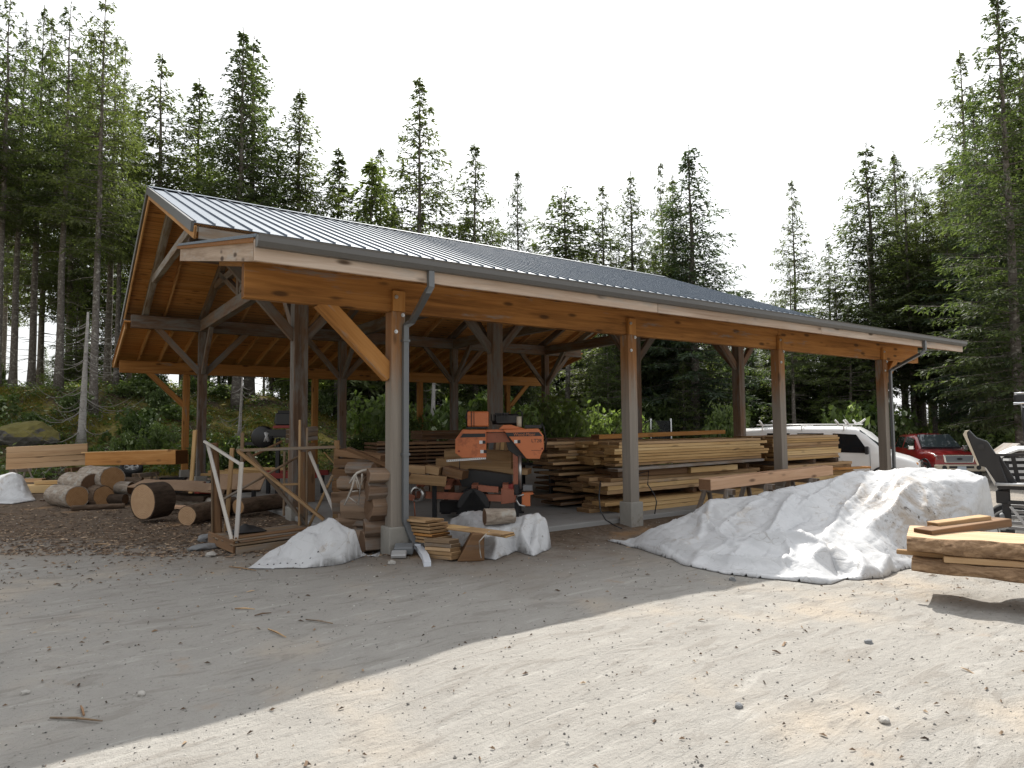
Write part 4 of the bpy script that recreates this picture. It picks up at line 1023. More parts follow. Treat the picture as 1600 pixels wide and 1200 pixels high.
# grey box and small weeds at the footing
p = atz(628, 870, 0)
gb = thing('splash_block', 'grey metal drain box at the foot of the downspout', 'drain box', p, -.55)
mb = MB(); mb.box((.02, .06, .09), (.24, .16, .10), Matrix.Rotation(.25, 3, 'X')); o = mb.build('body', M['grey'], gb); bevel_mesh(o.data, .012)
mb = MB(); mb.box((-.03, -.08, .05), (.19, .13, .05), Matrix.Rotation(.35, 3, 'X')); o = mb.build('flap', M['silver'], gb); bevel_mesh(o.data, .01)

# boards and block right of the nearest post
GB = 'boards stacked beside the nearest post'
for k in range(7):
    d = 8.6; dx = random.uniform(-4, 4)
    a = atd(600+dx, 835-k*4.6, d+.9); b_ = atd(690-k*1.2+dx, 846-k*5.4, d-.05)
    tag(timber('stacked_board', a, b_, .30, .030, M['tan' if k % 2 else 'orangebeam' if k in (2,) else 'tan'], None, bev=.003), 'thin tan board in the sloping stack right of the nearest post, %s' % ('bottom one', 'second up', 'third up', 'fourth up', 'fifth up', 'sixth up', 'top one')[k], 'board', GB)
for k in range(5):
    a = atd(672+random.uniform(-2, 2), 868-k*6.3, 8.55); b_ = atd(712+random.uniform(-3, 2), 871-k*6.3, 8.2)
    tag(timber('short_block', a, b_, .17, .045, M['pallet' if k > 2 else 'tan'], None), 'short wooden block in the low pile by the brown wedge, %s' % ('bottom', 'second', 'third', 'fourth', 'topmost')[k], 'block', 'short blocks in a low pile')
tag(timber('plank', atd(636, 815, 9.3), atd(793, 835, 8.15), .27, .028, M['tan'], None, up=(0.05, -.1, 1)), 'tan plank lying aslant with its end over the crumpled tarp', 'plank')
tag(timber('plank', atd(700, 822, 8.75), atd(798, 837.5, 8.2), .2, .022, M['yellow'], None, up=(0.05, -.16, 1)), 'thin yellow plank under the slanting tan plank', 'plank')
mb = MB(); c = atz(735, 875, 0)
mb.add([(-.17, -.1, 0), (.17, -.1, 0), (.17, .14, 0), (-.17, .14, 0), (.02, -.1, .34), (.17, -.1, .34), (.17, .14, .34), (.02, .14, .34)], [(0, 1, 5, 4), (1, 2, 6, 5), (2, 3, 7, 6), (3, 0, 4, 7), (4, 5, 6, 7), (3, 2, 1, 0)])
o = mb.build('wood_wedge', M['brown'], None, Matrix.Translation(c) @ Matrix.Rotation(-.5, 4, 'Z')); bevel_mesh(o.data, .012); tag(o, 'brown wedge-shaped wood block propping up the slanting plank', 'wedge')
a = atd(757, 808, 9.0); log('cut_log', 'short pale-barked log lying on the crumpled tarp', a, a+(RT*.95+FW*.30).normalized()*.42, .115, .10, bark='barkpale', end='logenddark')
mb = MB(); mb.tube([atd(765, 830, 8.3), atd(758, 836, 8.15), atd(749, 846, 8.1), atd(750, 862, 8.12), atd(752, 872, 8.1)], .008, 6); o = mb.build('rope', M['whitestick'], None); tag(o, 'thin pale rope looped over the slanting plank onto the tarp', 'rope')
# ------------------------------------------------------------------ orange sawmill (frame: x to the camera's right, y away)
def camfrm(px, py, d, rz=0.):
    p = atd(px, py, d); return Matrix.Translation((p.x, p.y, 0)) @ Matrix.Rotation(-YAW+rz, 4, 'Z')
MD = 11.5; K = MD/FPX
mill = thing('sawmill', 'orange portable band sawmill standing on the concrete floor', 'sawmill', (atd(780, 770, MD).x, atd(780, 770, MD).y, FLZ), -YAW)
def mz(py): return atd(780, py, MD).z-FLZ          # heights above the floor
def mx(px): return (px-780)*K
def poly_part(name, pts, y0, y1, mat, parent=mill, bev=.006):
    """outline in photo-scale (px,py) turned into metres on the mill, given thickness y0..y1"""
    q = [(mx(a), mz(b_)) for a, b_ in pts]; n = len(q)
    mb = MB(); vs = [(x, y0, z) for x, z in q]+[(x, y1, z) for x, z in q]
    mb.add(vs, [tuple(range(n)), tuple(n+i for i in reversed(range(n)))]+[(i, n+i, n+(i+1) % n, (i+1) % n) for i in range(n)])
    o = mb.build(name, M[mat], parent)
    if bev: bevel_mesh(o.data, bev)
    return o
hd = -.02
lc = poly_part('wheel_cover', [(724, 670.5), (760.5, 671), (760.5, 714.5), (723, 714.5), (712.5, 707), (712.5, 686)], hd-.12, hd+.10, 'orange')
poly_part('dark_stripe', [(725, 677), (759.5, 677), (759.5, 682.5), (720, 683)], hd-.125, hd-.121, 'black', lc, 0)
rcv = poly_part('wheel_cover', [(787, 671), (842, 670), (849.5, 681), (850, 702), (845, 711), (843.5, 717), (823, 716.5)], hd-.14, hd+.10, 'orange')
poly_part('dark_stripe', [(790, 676), (842.5, 675.5), (847.5, 681.5), (794.5, 682)], hd-.145, hd-.141, 'black', rcv, 0)
def sticker(px, py, w_, h_, mat, parent, y):
    mb = MB(); mb.box((mx(px), y, mz(py)), (w_*K, .003, h_*K)); return mb.build('sticker', M[mat], parent)
for par, px, py, y in ((lc, 752.5, 690.5, hd-.122), (lc, 754, 705, hd-.122), (rcv, 806.5, 690, hd-.142)):
    sticker(px, py, 5, 5, 'white', par, y); sticker(px+5, py, 4.5, 5, 'black', par, y)
for par, px, py, y in ((lc, 718.5, 704, hd-.122), (rcv, 847.5, 701, hd-.142)):
    mb = MB(); mb.tube([(mx(px), y, mz(py)), (mx(px), y-.012, mz(py))], .016, 12); mb.build('latch', M['red'], par)
mwT = W[mill] @ Matrix.Translation((mx(838.5), hd-.1425, mz(689))) @ Matrix.Rotation(PI/2, 4, 'X')
text('lettering', 'LT28', .085, M['black'], rcv, mwT, .002, 1.0)
mwT = W[mill] @ Matrix.Translation((mx(820), hd-.1465, mz(679))) @ Matrix.Rotation(PI/2, 4, 'X')
text('lettering', 'Wood-Mizer', .075, M['orange'], rcv, mwT, .002, .95)
mb = MB(); mb.box((mx(838), hd-.1425, mz(703.7)), (15*K, .002, .5*K)); mb.build('pinstripe', M['black'], rcv)
# cross member, top hump
poly_part('cross_member', [(758, 671), (790, 671), (792, 675), (758, 675)], hd-.06, hd+.08, 'orange', mill, .003)
poly_part('cross_member', [(760, 676), (790, 676), (798, 691), (760, 692)], hd+.0, hd+.1, 'orangedull', mill, .003)
poly_part('top_cover', [(780, 670.5), (787, 664), (800, 664), (822, 670.5)], hd-.10, hd+.12, 'orange', mill)
poly_part('blade_guard', [(786, 673), (790, 676), (826, 718), (812, 716), (795, 704)], hd+.02, hd+.09, 'black', mill)
# engine
en = MB(); en.box((mx(793), .12, mz(655)), (38*K, .30, 17*K)); eo = en.build('engine', M['black'], mill); bevel_mesh(eo.data, .03)
mb = MB()
for k in range(7): mb.box((mx(768+k*4.2), .12, mz(652.5)), (.016, .36, 11*K))
mb.box((mx(785), .10, mz(646.5)), (22*K, .22, 3*K)); mb.tube([(mx(770), .1, mz(660)), (mx(800), .05, mz(658.5)), (mx(806), .05, mz(665))], .04, 10)
mb.build('cooling_fins', M['blackdull'], eo)
tk = MB(); tk.box((mx(748), 0, mz(654.5)), (33*K, .32, 24*K)); to = tk.build('fuel_tank', M['orange'], mill); bevel_mesh(to.data, .025, 2)
mb = MB(); mb.tube([(mx(733), -.04, mz(640)), (mx(729.5), -.04, mz(652)), (mx(731), -.04, mz(667))], .024, 8); mb.box((mx(746), -.01, mz(668)), (32*K, .34, 2.5*K)); mb.tube([(mx(738), -.168, mz(642.5)), (mx(738), -.168, mz(666.5))], .007, 6); mb.tube([(mx(742), -.168, mz(642.5)), (mx(742), -.168, mz(666.5))], .005, 6); mb.build('strap', M['blackdull'], to)
mb = MB(); mb.tube([(mx(812), -.05, mz(651)), (mx(812), -.05, mz(667))], 4*K, 14); mb.build('oil_filter', M['paletan'], eo)
mb = MB(); mb.tube([(mx(808), -.02, mz(668)), (mx(806), -.02, mz(648)), (mx(808), -.02, mz(643)), (mx(814), -.02, mz(642)), (mx(817), -.02, mz(646)), (mx(817), -.02, mz(668))], .011, 8)
mb.tube([(mx(829), 0, mz(667)), (mx(843), .0, mz(667)), (mx(848), 0, mz(662)), (mx(851), 0, mz(670)), (mx(854), 0, mz(690)), (mx(852), 0, mz(706))], .014, 8); mb.build('hose', M['black'], mill)
mb = MB(); mb.box((mx(834), .02, mz(667)), (26*K, .18, 5*K)); mb.build('control_box', M['black'], mill)
# mast, ruler
mb = MB(); mb.box((mx(806), .05, mz(735)), (.085, .085, (770-705)*K)); mb.build('mast', M['orangedull'], mill)
mb = MB(); mb.tube([(mx(813), .0, mz(712)), (mx(813), .0, mz(764))], .028, 12); mb.build('lift_tube', M['steel'], mill)
ru = MB(); ru.bar((mx(699), -.13, mz(719)), (mx(760), -.13, mz(715.2)), .012, .035, up=(0, 0, 1)); rul = ru.build('ruler', M['white'], mill)
mb = MB()
for k in range(20):
    t = k/20+.02; mb.box((mx(699+61*t), -.1375, mz(719-3.8*t)+.003), (.007, .002, .018))
mb.build('tick_marks', M['black'], rul)
mb = MB(); mb.tube([(mx(719), -.1, mz(716)), (mx(719), -.1, mz(735))], .007, 6); mb.build('guide_rod', M['black'], mill)
# bed
mb = MB(); mb.bar((mx(652), -.05, mz(771)), (mx(806), -.12, mz(778)), .09, .115); mb.build('bed_rail', M['orangedull'], mill)
mb = MB(); mb.bar((mx(650), .85, mz(757)), (mx(806), .80, mz(764)), .09, .11); mb.build('bed_rail', M['orangedull'], mill)
poly_part('end_plate', [(783, 762), (803, 764), (803, 784), (783, 786)], -.16, .05, 'orangedull', mill)
for px in (655, 700, 742, 790): 
    mb = MB(); mb.bar((mx(px), -.1, mz(760)), (mx(px), .9, mz(757)), .10, .07); mb.build('bunk', M['orangedull'], mill)
poly_part('loading_arm', [(748, 756), (779, 759.5), (779, 768), (748, 766)], -.22, -.10, 'orangedull', mill)
poly_part('front_bracket', [(815, 769), (833, 768.5), (833, 771), (828, 772), (828, 789), (815, 789)], -.2, .0, 'orange', mill)
mb = MB(); mb.tube([(mx(818), -.21, mz(771)), (mx(808), -.21, mz(773)), (mx(806.5), -.21, mz(780)), (mx(811), -.21, mz(787)), (mx(820), -.21, mz(789))], .018, 8); mb.build('bracket_ring', M['steel'], mill)
mb = MB(); ringmesh(mb, [(-.05, .10), (-.05, .13), (.05, .13), (.05, .10), (-.05, .10)]); o = mb.build('winch_drum', M['steel'], mill, W[mill] @ Matrix.Translation((mx(655), -.15, mz(769.5))) @ Matrix.Rotation(PI/2-.5, 4, 'Z'))
mb = MB(); mb.bar((mx(636), -.15, mz(772)), (mx(650), -.15, mz(776)), .03, .10); mb.tube([(mx(649), -.15, mz(774)), (mx(650.5), -.15, mz(805))], .012, 6); mb.build('crank', M['orangedull'], mill)
for px, y in ((680, -.10), (807, -.02), (690, .8), (812, .8)):
    mb = MB(); top = mz(757); mb.box((mx(px), y, top/2), (.075, .075, top)); mb.box((mx(px), y, .012), (.17, .17, .024)); mb.build('leg', M['black'], mill)
# dusty fender, log-holder arms, cants on the bed
mb = MB(); n = 14; pr = [(math.cos(PI*k/n)*.27, math.sin(PI*k/n)*.30) for k in range(n+1)]
mb.prism([(a, b_) for a, b_ in pr]+[(.30, -.12), (-.30, -.12)], -.11, .11)
mb.build('wheel_fender', M['blackdull'], mill, W[mill] @ Matrix.Translation((mx(741), -.15, mz(789))) @ Matrix.Rotation(PI/2, 4, 'Z'))
wheel_parts(mill, W[mill] @ Matrix.Translation((mx(741), .05, .29)) @ Matrix.Rotation(-PI/2, 4, 'Z'), .28, .16, 'steel', 5)
poly_part('axle_box', [(684, 786), (745, 786), (745, 803), (684, 803)], .25, .55, 'blackdull', mill)
poly_part('hydraulic_box', [(731, 735), (760, 738), (800, 744), (800, 764), (720, 762), (712, 742)], .25, .6, 'black', mill)
poly_part('side_support', [(790, 758), (802, 756), (802, 764), (786, 764)], -.06, .1, 'red', mill, .003)
poly_part('battery_box', [(817, 758), (832, 758), (832, 767), (817, 767)], -.05, .18, 'grey', mill)
def mt(p, q, y0, y1, w_, h_, m, lb, wob=0, nm='sawn_cant', cat='cant'):
    a = W[mill] @ V((mx(p[0]), y0, mz(p[1]))); b_ = W[mill] @ V((mx(q[0]), y1, mz(q[1])))
    return tag(timber(nm, a, b_, w_, h_, M[m], None, wob=wob), lb, cat, 'timbers on the sawmill')
mt((622, 742), (700, 749.5), -.35, -.30, .12, .165, 'tan', 'tan timber in front of the sawmill bed with a square end')
mt((640, 731), (668, 733), -.05, -.1, .2, .13, 'tan', 'short light block with a slanted end on the sawmill bed, leftmost of three', .01)
mt((668, 731), (690, 735), -.05, -.1, .24, .13, 'tan', 'short rounded block on the sawmill bed, middle of three', .02)
mt((697, 734), (728, 741), .0, -.12, .28, .14, 'brown', 'grey-brown block under the ruler on the sawmill bed, rightmost of three', .02)
mt((690, 713), (802, 716), 1.0, .7, .35, .20, 'tan', 'wide tan cant lying on the bed under the saw head, uppermost')
mt((676, 728), (802, 733), 1.0, .7, .38, .20, 'tan', 'wide tan cant lying on the bed under the saw head, second down')
mt((712, 739), (829, 741), .9, .6, .38, .10, 'tan', 'thin tan cant under the other two below the saw head')
for k, (px, m_) in enumerate(((764, 'grey'), (775, 'tan'), (783, 'yellow'), (790, 'tan'))):
    tag(timber('upright_board', W[mill] @ V((mx(px), 1.2, mz(709))), W[mill] @ V((mx(px+1.5), 1.3, mz(692))), .075, .03, M[m_], None, up=FW), 'short board standing behind the saw head gap, %s from the left' % CRD[k], 'board', 'boards seen through the saw head')

# ------------------------------------------------------------------ lumber stacks
def stack(lab, grp, x0, x1, y0, z0, layers, ncol, colw, th, mats, jl=.3, jr=.3, gapset=(), rz=0., O=None, skip=.0):
    """layers of boards along x, rear columns away from the viewer"""
    z = z0; O = Matrix.Identity(4) if O is None else O
    for k in range(layers):
        if k in gapset: z += gapset[k]
        t = th*random.uniform(.85, 1.15)
        for c in range(ncol):
            if c and random.random() < skip: continue
            a = x0+random.uniform(-jl, jl*.6); b_ = x1+random.uniform(-jr, jr*.5)
            y = y0+colw*(c+.5)+random.uniform(-.006, .006)
            wv = colw*random.uniform(.95, .99)
            zz = z+t/2+random.uniform(0, .004)
            o = timber('sawn_board', O @ V((a, y, zz)), O @ V((b_, y, zz)), wv, t-.003, M[random.choice(mats)], None, bev=.003)
            tag(o, '%s board up, %s row back, %s' % (ORD[k], CRD[c], lab), 'board', grp)
        z += t+.003
    return z
LA = 'the long stack behind second post'
# lower tiers of the long stack
stack('bottom bundle of the '+LA, 'boards in the long lumber stack', 4.75, 9.3, .62, -.02, 4, 3, .36, .075, ['tan', 'tan', 'yellow'], .45, .3)
stack('middle bundle of the '+LA, 'boards in the long lumber stack', 4.6, 9.0, .66, .40, 4, 3, .36, .07, ['tan', 'yellow', 'tan'], .35, .3)
def bunk(label, x, y0, y1, z, h=.09, mat='brown'):
    tag(timber('bearer', (x, y0, z+h/2), (x, y1, z+h/2), .10, h, M[mat], None), label, 'bearer', 'bearers between the lumber bundles')
for i, x in enumerate((5.2, 6.9, 8.6)):
    bunk('short bearer between bottom and middle bundle of the long stack, %s from the left' % CRD[i], x, .7, 1.75, .29, .10)
    bunk('short bearer under the top bundle of the long stack, %s from the left' % CRD[i], x, .66, 1.75, .70, .10)
for i, x in enumerate((5.0, 6.6, 8.4)): bunk('bearer on the concrete under the long stack, %s from the left' % CRD[i], x, .75, 1.7, .05-.1, .1)
tag(timber('sawn_timber', (4.7, .72, .775), (6.6, .72, .755), .2, .13, M['brown'], None), 'brown squared timber in the gap of the long stack below its top bundle', 'timber')
tag(timber('sawn_timber', (6.62, .66, .75), (8.1, .66, .75), .22, .11, M['yellow'], None), 'pale squared timber end in the gap of the long stack beside the second post', 'timber')
tag(timber('grey_plank', (4.55, .60, .845), (8.9, .60, .875), .28, .05, M['rough'], None), 'weathered grey plank under the top bundle of the long lumber stack', 'plank')
stack('top bundle of the '+LA, 'boards in the long lumber stack', 4.75, 9.15, .62, .90, 8, 4, .29, .055, ['yellow', 'yellow', 'tan', 'yellow'], .14, .35)
# ragged boards sticking out at its left end, further back
for k in range(8):
    z = .93+k*.054; x0 = 4.05+random.uniform(-.25, .35)
    tag(timber('sawn_board', (x0, 2.0+random.uniform(-.1, .25), z), (x0+3.4, 2.05+random.uniform(-.1, .2), z), .6, .048, M[random.choice(['yellow', 'tan'])], None, bev=.003), '%s board up of the ragged bundle poking out left behind the long stack' % ORD[k], 'board', 'boards of the ragged bundle')
tag(timber('sawn_timber', (5.4, 2.0, 1.41), (9.6, 2.1, 1.46), .25, .09, M['orangebeam'], None), 'orange-brown timber lying highest on the back of the long lumber stack', 'timber')
for k in range(7):
    x0 = 4.45+random.uniform(-.3, .3)
    tag(timber('sawn_board', (x0, 2.15, .13+k*.115), (x0+3.2, 2.2, .13+k*.115), .62, .05, M[random.choice(['tan', 'brown'])], None, bev=.003), '%s spaced board up under the ragged bundle at the back of the long stack' % ORD[k], 'board', 'spaced boards under the ragged bundle')
# second stack, right of the third post
LB = 'pale stack beside the white van'
stack(LB, 'boards in the pale lumber stack', 9.65, 12.35, .66, .80, 10, 4, .28, .056, ['yellow', 'yellow', 'tan'], .12, .12)
stack('low bundle under the '+LB, 'boards in the low pale bundle', 9.7, 12.9, .62, .22, 6, 3, .36, .075, ['tan', 'yellow', 'tan'], .2, .3)
for i, x in enumerate((9.95, 11.2, 12.2)): bunk('bearer under the pale lumber stack, %s from the left' % CRD[i], x, .66, 1.7, .69, .10, 'inner')
for i, x in enumerate((9.95, 11.2, 12.4)): bunk('bearer on the concrete under the low pale bundle, %s from the left' % CRD[i], x, .66, 1.7, .05, .16, 'inner')
tag(timber('sawn_board', (11.4, .45, .56), (13.3, .5, .52), .2, .05, M['orangebeam'], None), 'orange board peeping over the big tarp below the white van', 'board')
# dark stack behind the sawmill, right, with black supports
stack('dark stack between the sawmill and long stack', 'boards in the dark stack', 6.2, 8.9, 4.3, .75, 9, 3, .33, .06, ['brown', 'brown', 'tan'], .2, .2)
for k in range(5):
    tag(timber('sawn_board', (5.9+random.uniform(-.1, .1), 4.35, .14+k*.125), (8.6, 4.4, .14+k*.125), .8, .05, M['brown'], None), '%s loose dark board on the shelf below the dark stack' % ORD[k], 'board', 'loose dark boards')
rk = thing('steel_rack', 'black steel rack carrying the dark lumber stack', 'rack', (5.6, 4.2, FLZ), 0)
for x in (.35, 2.9):
    for y in (-.05, 1.1):
        mb = MB(); mb.box((x, y, .34), (.09, .09, .68)); mb.build('leg', M['black'], rk)
    mb = MB(); mb.box((x, .52, .655), (.08, 1.1, .06)); mb.build('cross_bar', M['black'], rk)
tag(timber('leaning_board', (5.55, 3.9, .75), (5.95, 3.95, 1.1), .25, .05, M['orangebeam'], None), 'orange-brown board end beside the saw head, left of the dark stack', 'board')
# stickered stack left of the saw head
OD = Matrix.Translation(V((2.55, 4.9, 0))) @ Matrix.Rotation(-.10, 4, 'Z')
z = .74
for k in range(8):
    tag(timber('sawn_board', OD @ V((-.7, .3, z)), OD @ V((1.45+random.uniform(-.05, .05), .3, z)), .9, .045, M['brown'], None, bev=.003), '%s board up in the spaced dark stack left of the saw head' % ORD[k], 'board', 'boards in the spaced dark stack')
    for j, x in enumerate((-.4, .45, 1.3)): tag(timber('sticker_strip', OD @ V((x, -.12, z+.038)), OD @ V((x, .7, z+.038)), .04, .025, M['brown'], None, bev=0), 'thin spacer strip above the %s board of the spaced dark stack, %s from the left' % (ORD[k], CRD[j]), 'strip', 'spacer strips in the dark stack')
    z += .078
for k in range(6):
    tag(timber('sawn_board', (3.3, 5.9, 1.36+k*.035), (5.0+random.uniform(-.05, .05), 5.9, 1.36+k*.035), .6, .028, M['brown'], None, bev=.002), '%s thin board up in the bundle behind the spaced dark stack' % ORD[k], 'board', 'thin boards behind the spaced stack')
for i, x in enumerate((1.9, 3.6)): tag(timber('bearer', (x, 4.8, .38), (x, 5.6, .38), .2, .66, M['brown'], None), 'thick dark bearer under the spaced dark stack, %s from the left' % CRD[i], 'bearer', 'thick bearers of the spaced stack')
for i, x in enumerate((3.6, 4.7)): tag(timber('bearer', (x, 5.65, .70), (x, 6.15, .70), .2, 1.28, M['inner'], None), 'tall dark bearer under the thin-board bundle, %s from the left' % CRD[i], 'bearer', 'tall bearers of the thin boards')
# black cable over the long stack
mb = MB(); q = lambda px, py, d: atd(px, py, d)
mb.tube([q(990, 742, 11.6), (5.35, .48, .80), q(1012, 757, 11.75), q(1022, 772, 11.7), q(1026, 784, 11.65), q(1023, 803, 11.6)], .011, 6)
tag(mb.build('cable', M['black'], None), 'black cable hanging in an arc over the long lumber stack right of second post', 'cable')
mb = MB(); mb.tube([q(938, 752, 11.1), q(936, 775, 11.0), q(938, 798, 10.9), q(946, 812, 10.8), q(960, 821, 10.6), q(972, 826, 10.5)], .011, 6)
tag(mb.build('cable', M['black'], None), 'black cable trailing from the lumber to the floor left of second post', 'cable')
# big timber on sawhorses in front of the shed
a = aty(1101, 757, -.62); b_ = aty(1292, 734.5, -.62)
tag(timber('squared_timber', a, b_, .27, .195, M['pinkish'], None, bev=.01), 'long pinkish squared timber lying on sawhorses before the lumber stack', 'timber')
for i, t in enumerate((.12, .42, .80)):
    c = a+(b_-a)*t; g_ = gz(c.x, c.y)
    sawhorse(('left', 'middle', 'right')[i]+' of the three grey sawhorses under the pinkish timber', (c.x, c.y+.1, g_), PI/2-.15, c.z-.098-g_, .8)

# ------------------------------------------------------------------ live-edge slabs on the right
def live_slab(label, a, b_, w_, th, seed, up=UP):
    a, b_ = V(a), V(b_); Ln = (b_-a).length; n = 150; mb = MB(); vs = []; m_ = 10
    for i in range(n+1):
        x = -Ln/2+Ln*i/n
        e = .085*noise.noise(V((x*1.6, seed, 0)))+.035*noise.noise(V((x*5, seed, 3)))
        lean = .05
        for s in (-1, 1):
            for k in range(m_+1):
                t = k/m_
                bul = .035*math.sin(t*PI)+.026*noise.noise(V((x*9, t*3, seed+s*7)))+.020*noise.noise(V((x*24, t*7, seed+s)))
                y = s*(w_/2+e+(lean*(.5-t) if s < 0 else 0)+bul*(1 if 0 < k < m_ else 0))
                z = -th/2+th*t+(-.5+t)*.05*noise.noise(V((x*2.2, seed, 20+s)))-(max(0, t-.75)*.16*max(0, noise.noise(V((x*3.1, seed, 30))))if s < 0 else 0)
                vs.append((x, y, z))
    r = 2*(m_+1); fs = []; mi = []
    def add(f, m): fs.append(f); mi.append(m)
    for i in range(n):
        o = i*r; p = o+r
        for k in range(m_):
            add((o+k, p+k, p+k+1, o+k+1), 1); add((o+m_+1+k, o+m_+2+k, p+m_+2+k, p+m_+1+k), 1)
        add((o+m_, p+m_, p+r-1, o+r-1), 0); add((o, o+m_+1, p+m_+1, p), 0)
    for i in (0, n):
        o = i*r; add(tuple([o+k for k in range(m_+1)]+[o+m_+1+k for k in reversed(range(m_+1))]), 2)
    mb.v = vs; mb.f = fs; mb.m = mi; mb.sm = [m == 1 for m in mi]
    return tag(mb.build('live_edge_slab', [M['slab'], M['slabbark'], M['tan']], None, frame((a+b_)/2, b_-a, up)), label, 'slab', 'thick slabs on the right')
M['slabbark'] = bark_mat('slab_bark', (.10, .055, .030), (.38, .25, .15), 0)
# the pile runs to the right and slightly towards the camera
sl_d = (ud(3.3, 5.60)-ud(2.6, 5.70)).normalized()*1
tip = atd(1417, 848, 6.62); end_ = atd(1650, 872, 6.35)
dv = V((math.sin(math.radians(158)), math.cos(math.radians(158)), 0)); nv = V((-dv.y, dv.x, 0))
zt = atd(1417, 848, 6.62).z
def SP(l, o, z): return V((tip.x, tip.y, 0))+dv*l+nv*o+V((0, 0, z))
live_slab('thick upper live-edge slab with rough bark on its near side', SP(-.0, .36, zt-.005), SP(2.6, .36, zt-.005), .72, .145, 3)
live_slab('lower live-edge slab with dark rough bark resting near the ground', SP(.05, .34, zt-.205), SP(2.6, .22, zt-.250), .72, .115, 9)
tag(timber('sticker_block', SP(-.10, .15, zt-.118), SP(.5, .1, zt-.118), .06, .045, M['tan'], None), 'small tan stick poking out left between the two live-edge slabs', 'stick')
tag(timber('sticker_block', SP(.30, -.02, zt-.125), SP(1.2, .10, zt-.125), .07, .06, M['tan'], None), 'longer tan stick between the two live-edge slabs', 'stick')
tag(timber('timber_offcut', atd(1442, 833.5, 6.75), atd(1566, 815, 7.3), .20, .085, M['brown'], None), 'brown squared offcut with a dark end lying on the upper slab', 'offcut')
tag(timber('timber_offcut', atd(1457, 820, 6.95), atd(1540, 809, 7.25), .13, .055, M['tan'], None), 'tan splintered offcut lying on top of the brown offcut', 'offcut')
for l, lb in ((1.35, 'thick block under the slabs near their left end'), (2.2, 'thick block under the slabs near their right end')):
    p = SP(l, .30, 0); g_ = gz(p.x, p.y); h_ = zt-.30-g_
    tag(timber('support_block', SP(l, .40, g_+h_/2-.01), SP(l, .66, g_+h_/2-.01), .12, max(.05, h_), M['brown'], None), lb, 'block', 'blocks under the slabs')
p = atg(1592, 904); tag(timber('grey_plate', p+dv*-.09, p+dv*.4, .16, .03, M['silver'], None), 'pale grey metal plate on the ground under the slabs', 'plate')

# ------------------------------------------------------------------ black machine on the right edge
dm = 7.9
ld = thing('loader_attachment', 'black steel loader frame with a tilted plate at the edge of the yard', 'loader', (atd(1590, 800, dm).x, atd(1590, 800, dm).y, gz(*atd(1590, 800, dm).xy)), -YAW-math.atan(770/FPX))
KL = dm/FPX*math.cos(math.atan(770/FPX))
def lx(px): return (px-1590)*KL
LZ0 = W[ld].translation.z
def lz(py): return atd(1590, py, dm).z-LZ0
def lpoly(name, pts, y0, y1, mat, bev=.008, parent=ld):
    q = [(lx(a), lz(b_)) for a, b_ in pts]; n = len(q); mb = MB()
    mb.add([(x, y0, z) for x, z in q]+[(x, y1, z) for x, z in q], [tuple(range(n)), tuple(n+i for i in reversed(range(n)))]+[(i, n+i, n+(i+1) % n, (i+1) % n) for i in range(n)])
    o = mb.build(name, M[mat], parent); bevel_mesh(o.data, bev) if bev else None; return o
pl = lpoly('tilted_plate', [(1513, 673), (1519, 672), (1530, 684), (1548, 690), (1562, 712), (1578, 757), (1560, 757), (1543, 731), (1531, 729)], -.06, .10, 'black', .01)
lpoly('plate_edge', [(1508.5, 679), (1512, 673), (1519, 671.8), (1515, 676), (1516, 683), (1533, 728), (1530, 729)], -.075, .115, 'paletan', .004, pl)
lpoly('lower_arm', [(1541, 731), (1546, 731), (1560, 757), (1556, 760)], -.05, .3, 'steel', .004)
mb = MB(); mb.tube([(lx(1537), -.06, lz(698.5)), (lx(1537), -.085, lz(698.5))], .035, 18); mb.build('pivot_pin', M['blackdull'], pl)
lpoly('brace_plate', [(1560, 712), (1566, 712), (1592, 756), (1563, 756)], .05, .12, 'black')
mb = MB(); mb.bar((lx(1561), -.05, lz(712)), (lx(1568), -.05, lz(757)), .04, .03, up=(0, 1, 0)); mb.bar((lx(1560), -.05, lz(711.5)), (lx(1640), -.05, lz(709.5)), .04, .03); mb.bar((lx(1587), .25, lz(712)), (lx(1594), .25, lz(756)), .045, .03, up=(0, 1, 0)); mb.build('frame_bar', M['black'], ld)
mb = MB(); mb.box((lx(1602), .1, lz(761)), (84*KL, .32, 10*KL)); o = mb.build('cross_beam', M['black'], ld); bevel_mesh(o.data, .012)
mb = MB(); mb.tube([(lx(1557), -.10, lz(757)), (lx(1645), -.10, lz(756))], .02, 10); mb.build('hydraulic_rod', M['steel'], ld)
mb = MB(); mb.box((lx(1573), .1, lz(795)), (14*KL, .16, 74*KL)); mb.box((lx(1568), .1, lz(778)), (22*KL, .18, 26*KL)); o = mb.build('upright', M['black'], ld); bevel_mesh(o.data, .01)
mb = MB(); mb.box((lx(1605), .05, lz(786)), (60*KL, .12, 6*KL)); mb.build('step', M['blackdull'], ld)
mb = MB(); mb.bar((lx(1579), .02, lz(792)), (lx(1603), .02, lz(822)), .03, .02, up=(0, 1, 0)); mb.build('brace_rod', M['silver'], ld)
mb = MB()
for k in range(5): mb.box((lx(1596), .3, lz(795+k*9)), (44*KL, .06, 6*KL))
mb.build('slatted_panel', M['silver'], ld)
p_ = lpoly('foot', [(1561, 806), (1568, 803), (1571, 815), (1562, 816)], .0, .15, 'grey'); 
mb = MB(); mb.box((lx(1573), .1, (lz(830))/2), (.14, .2, max(.05, lz(830)))); mb.box((lx(1640), .1, lz(757)/2), (.14, .2, lz(757))); mb.build('leg', M['black'], ld)
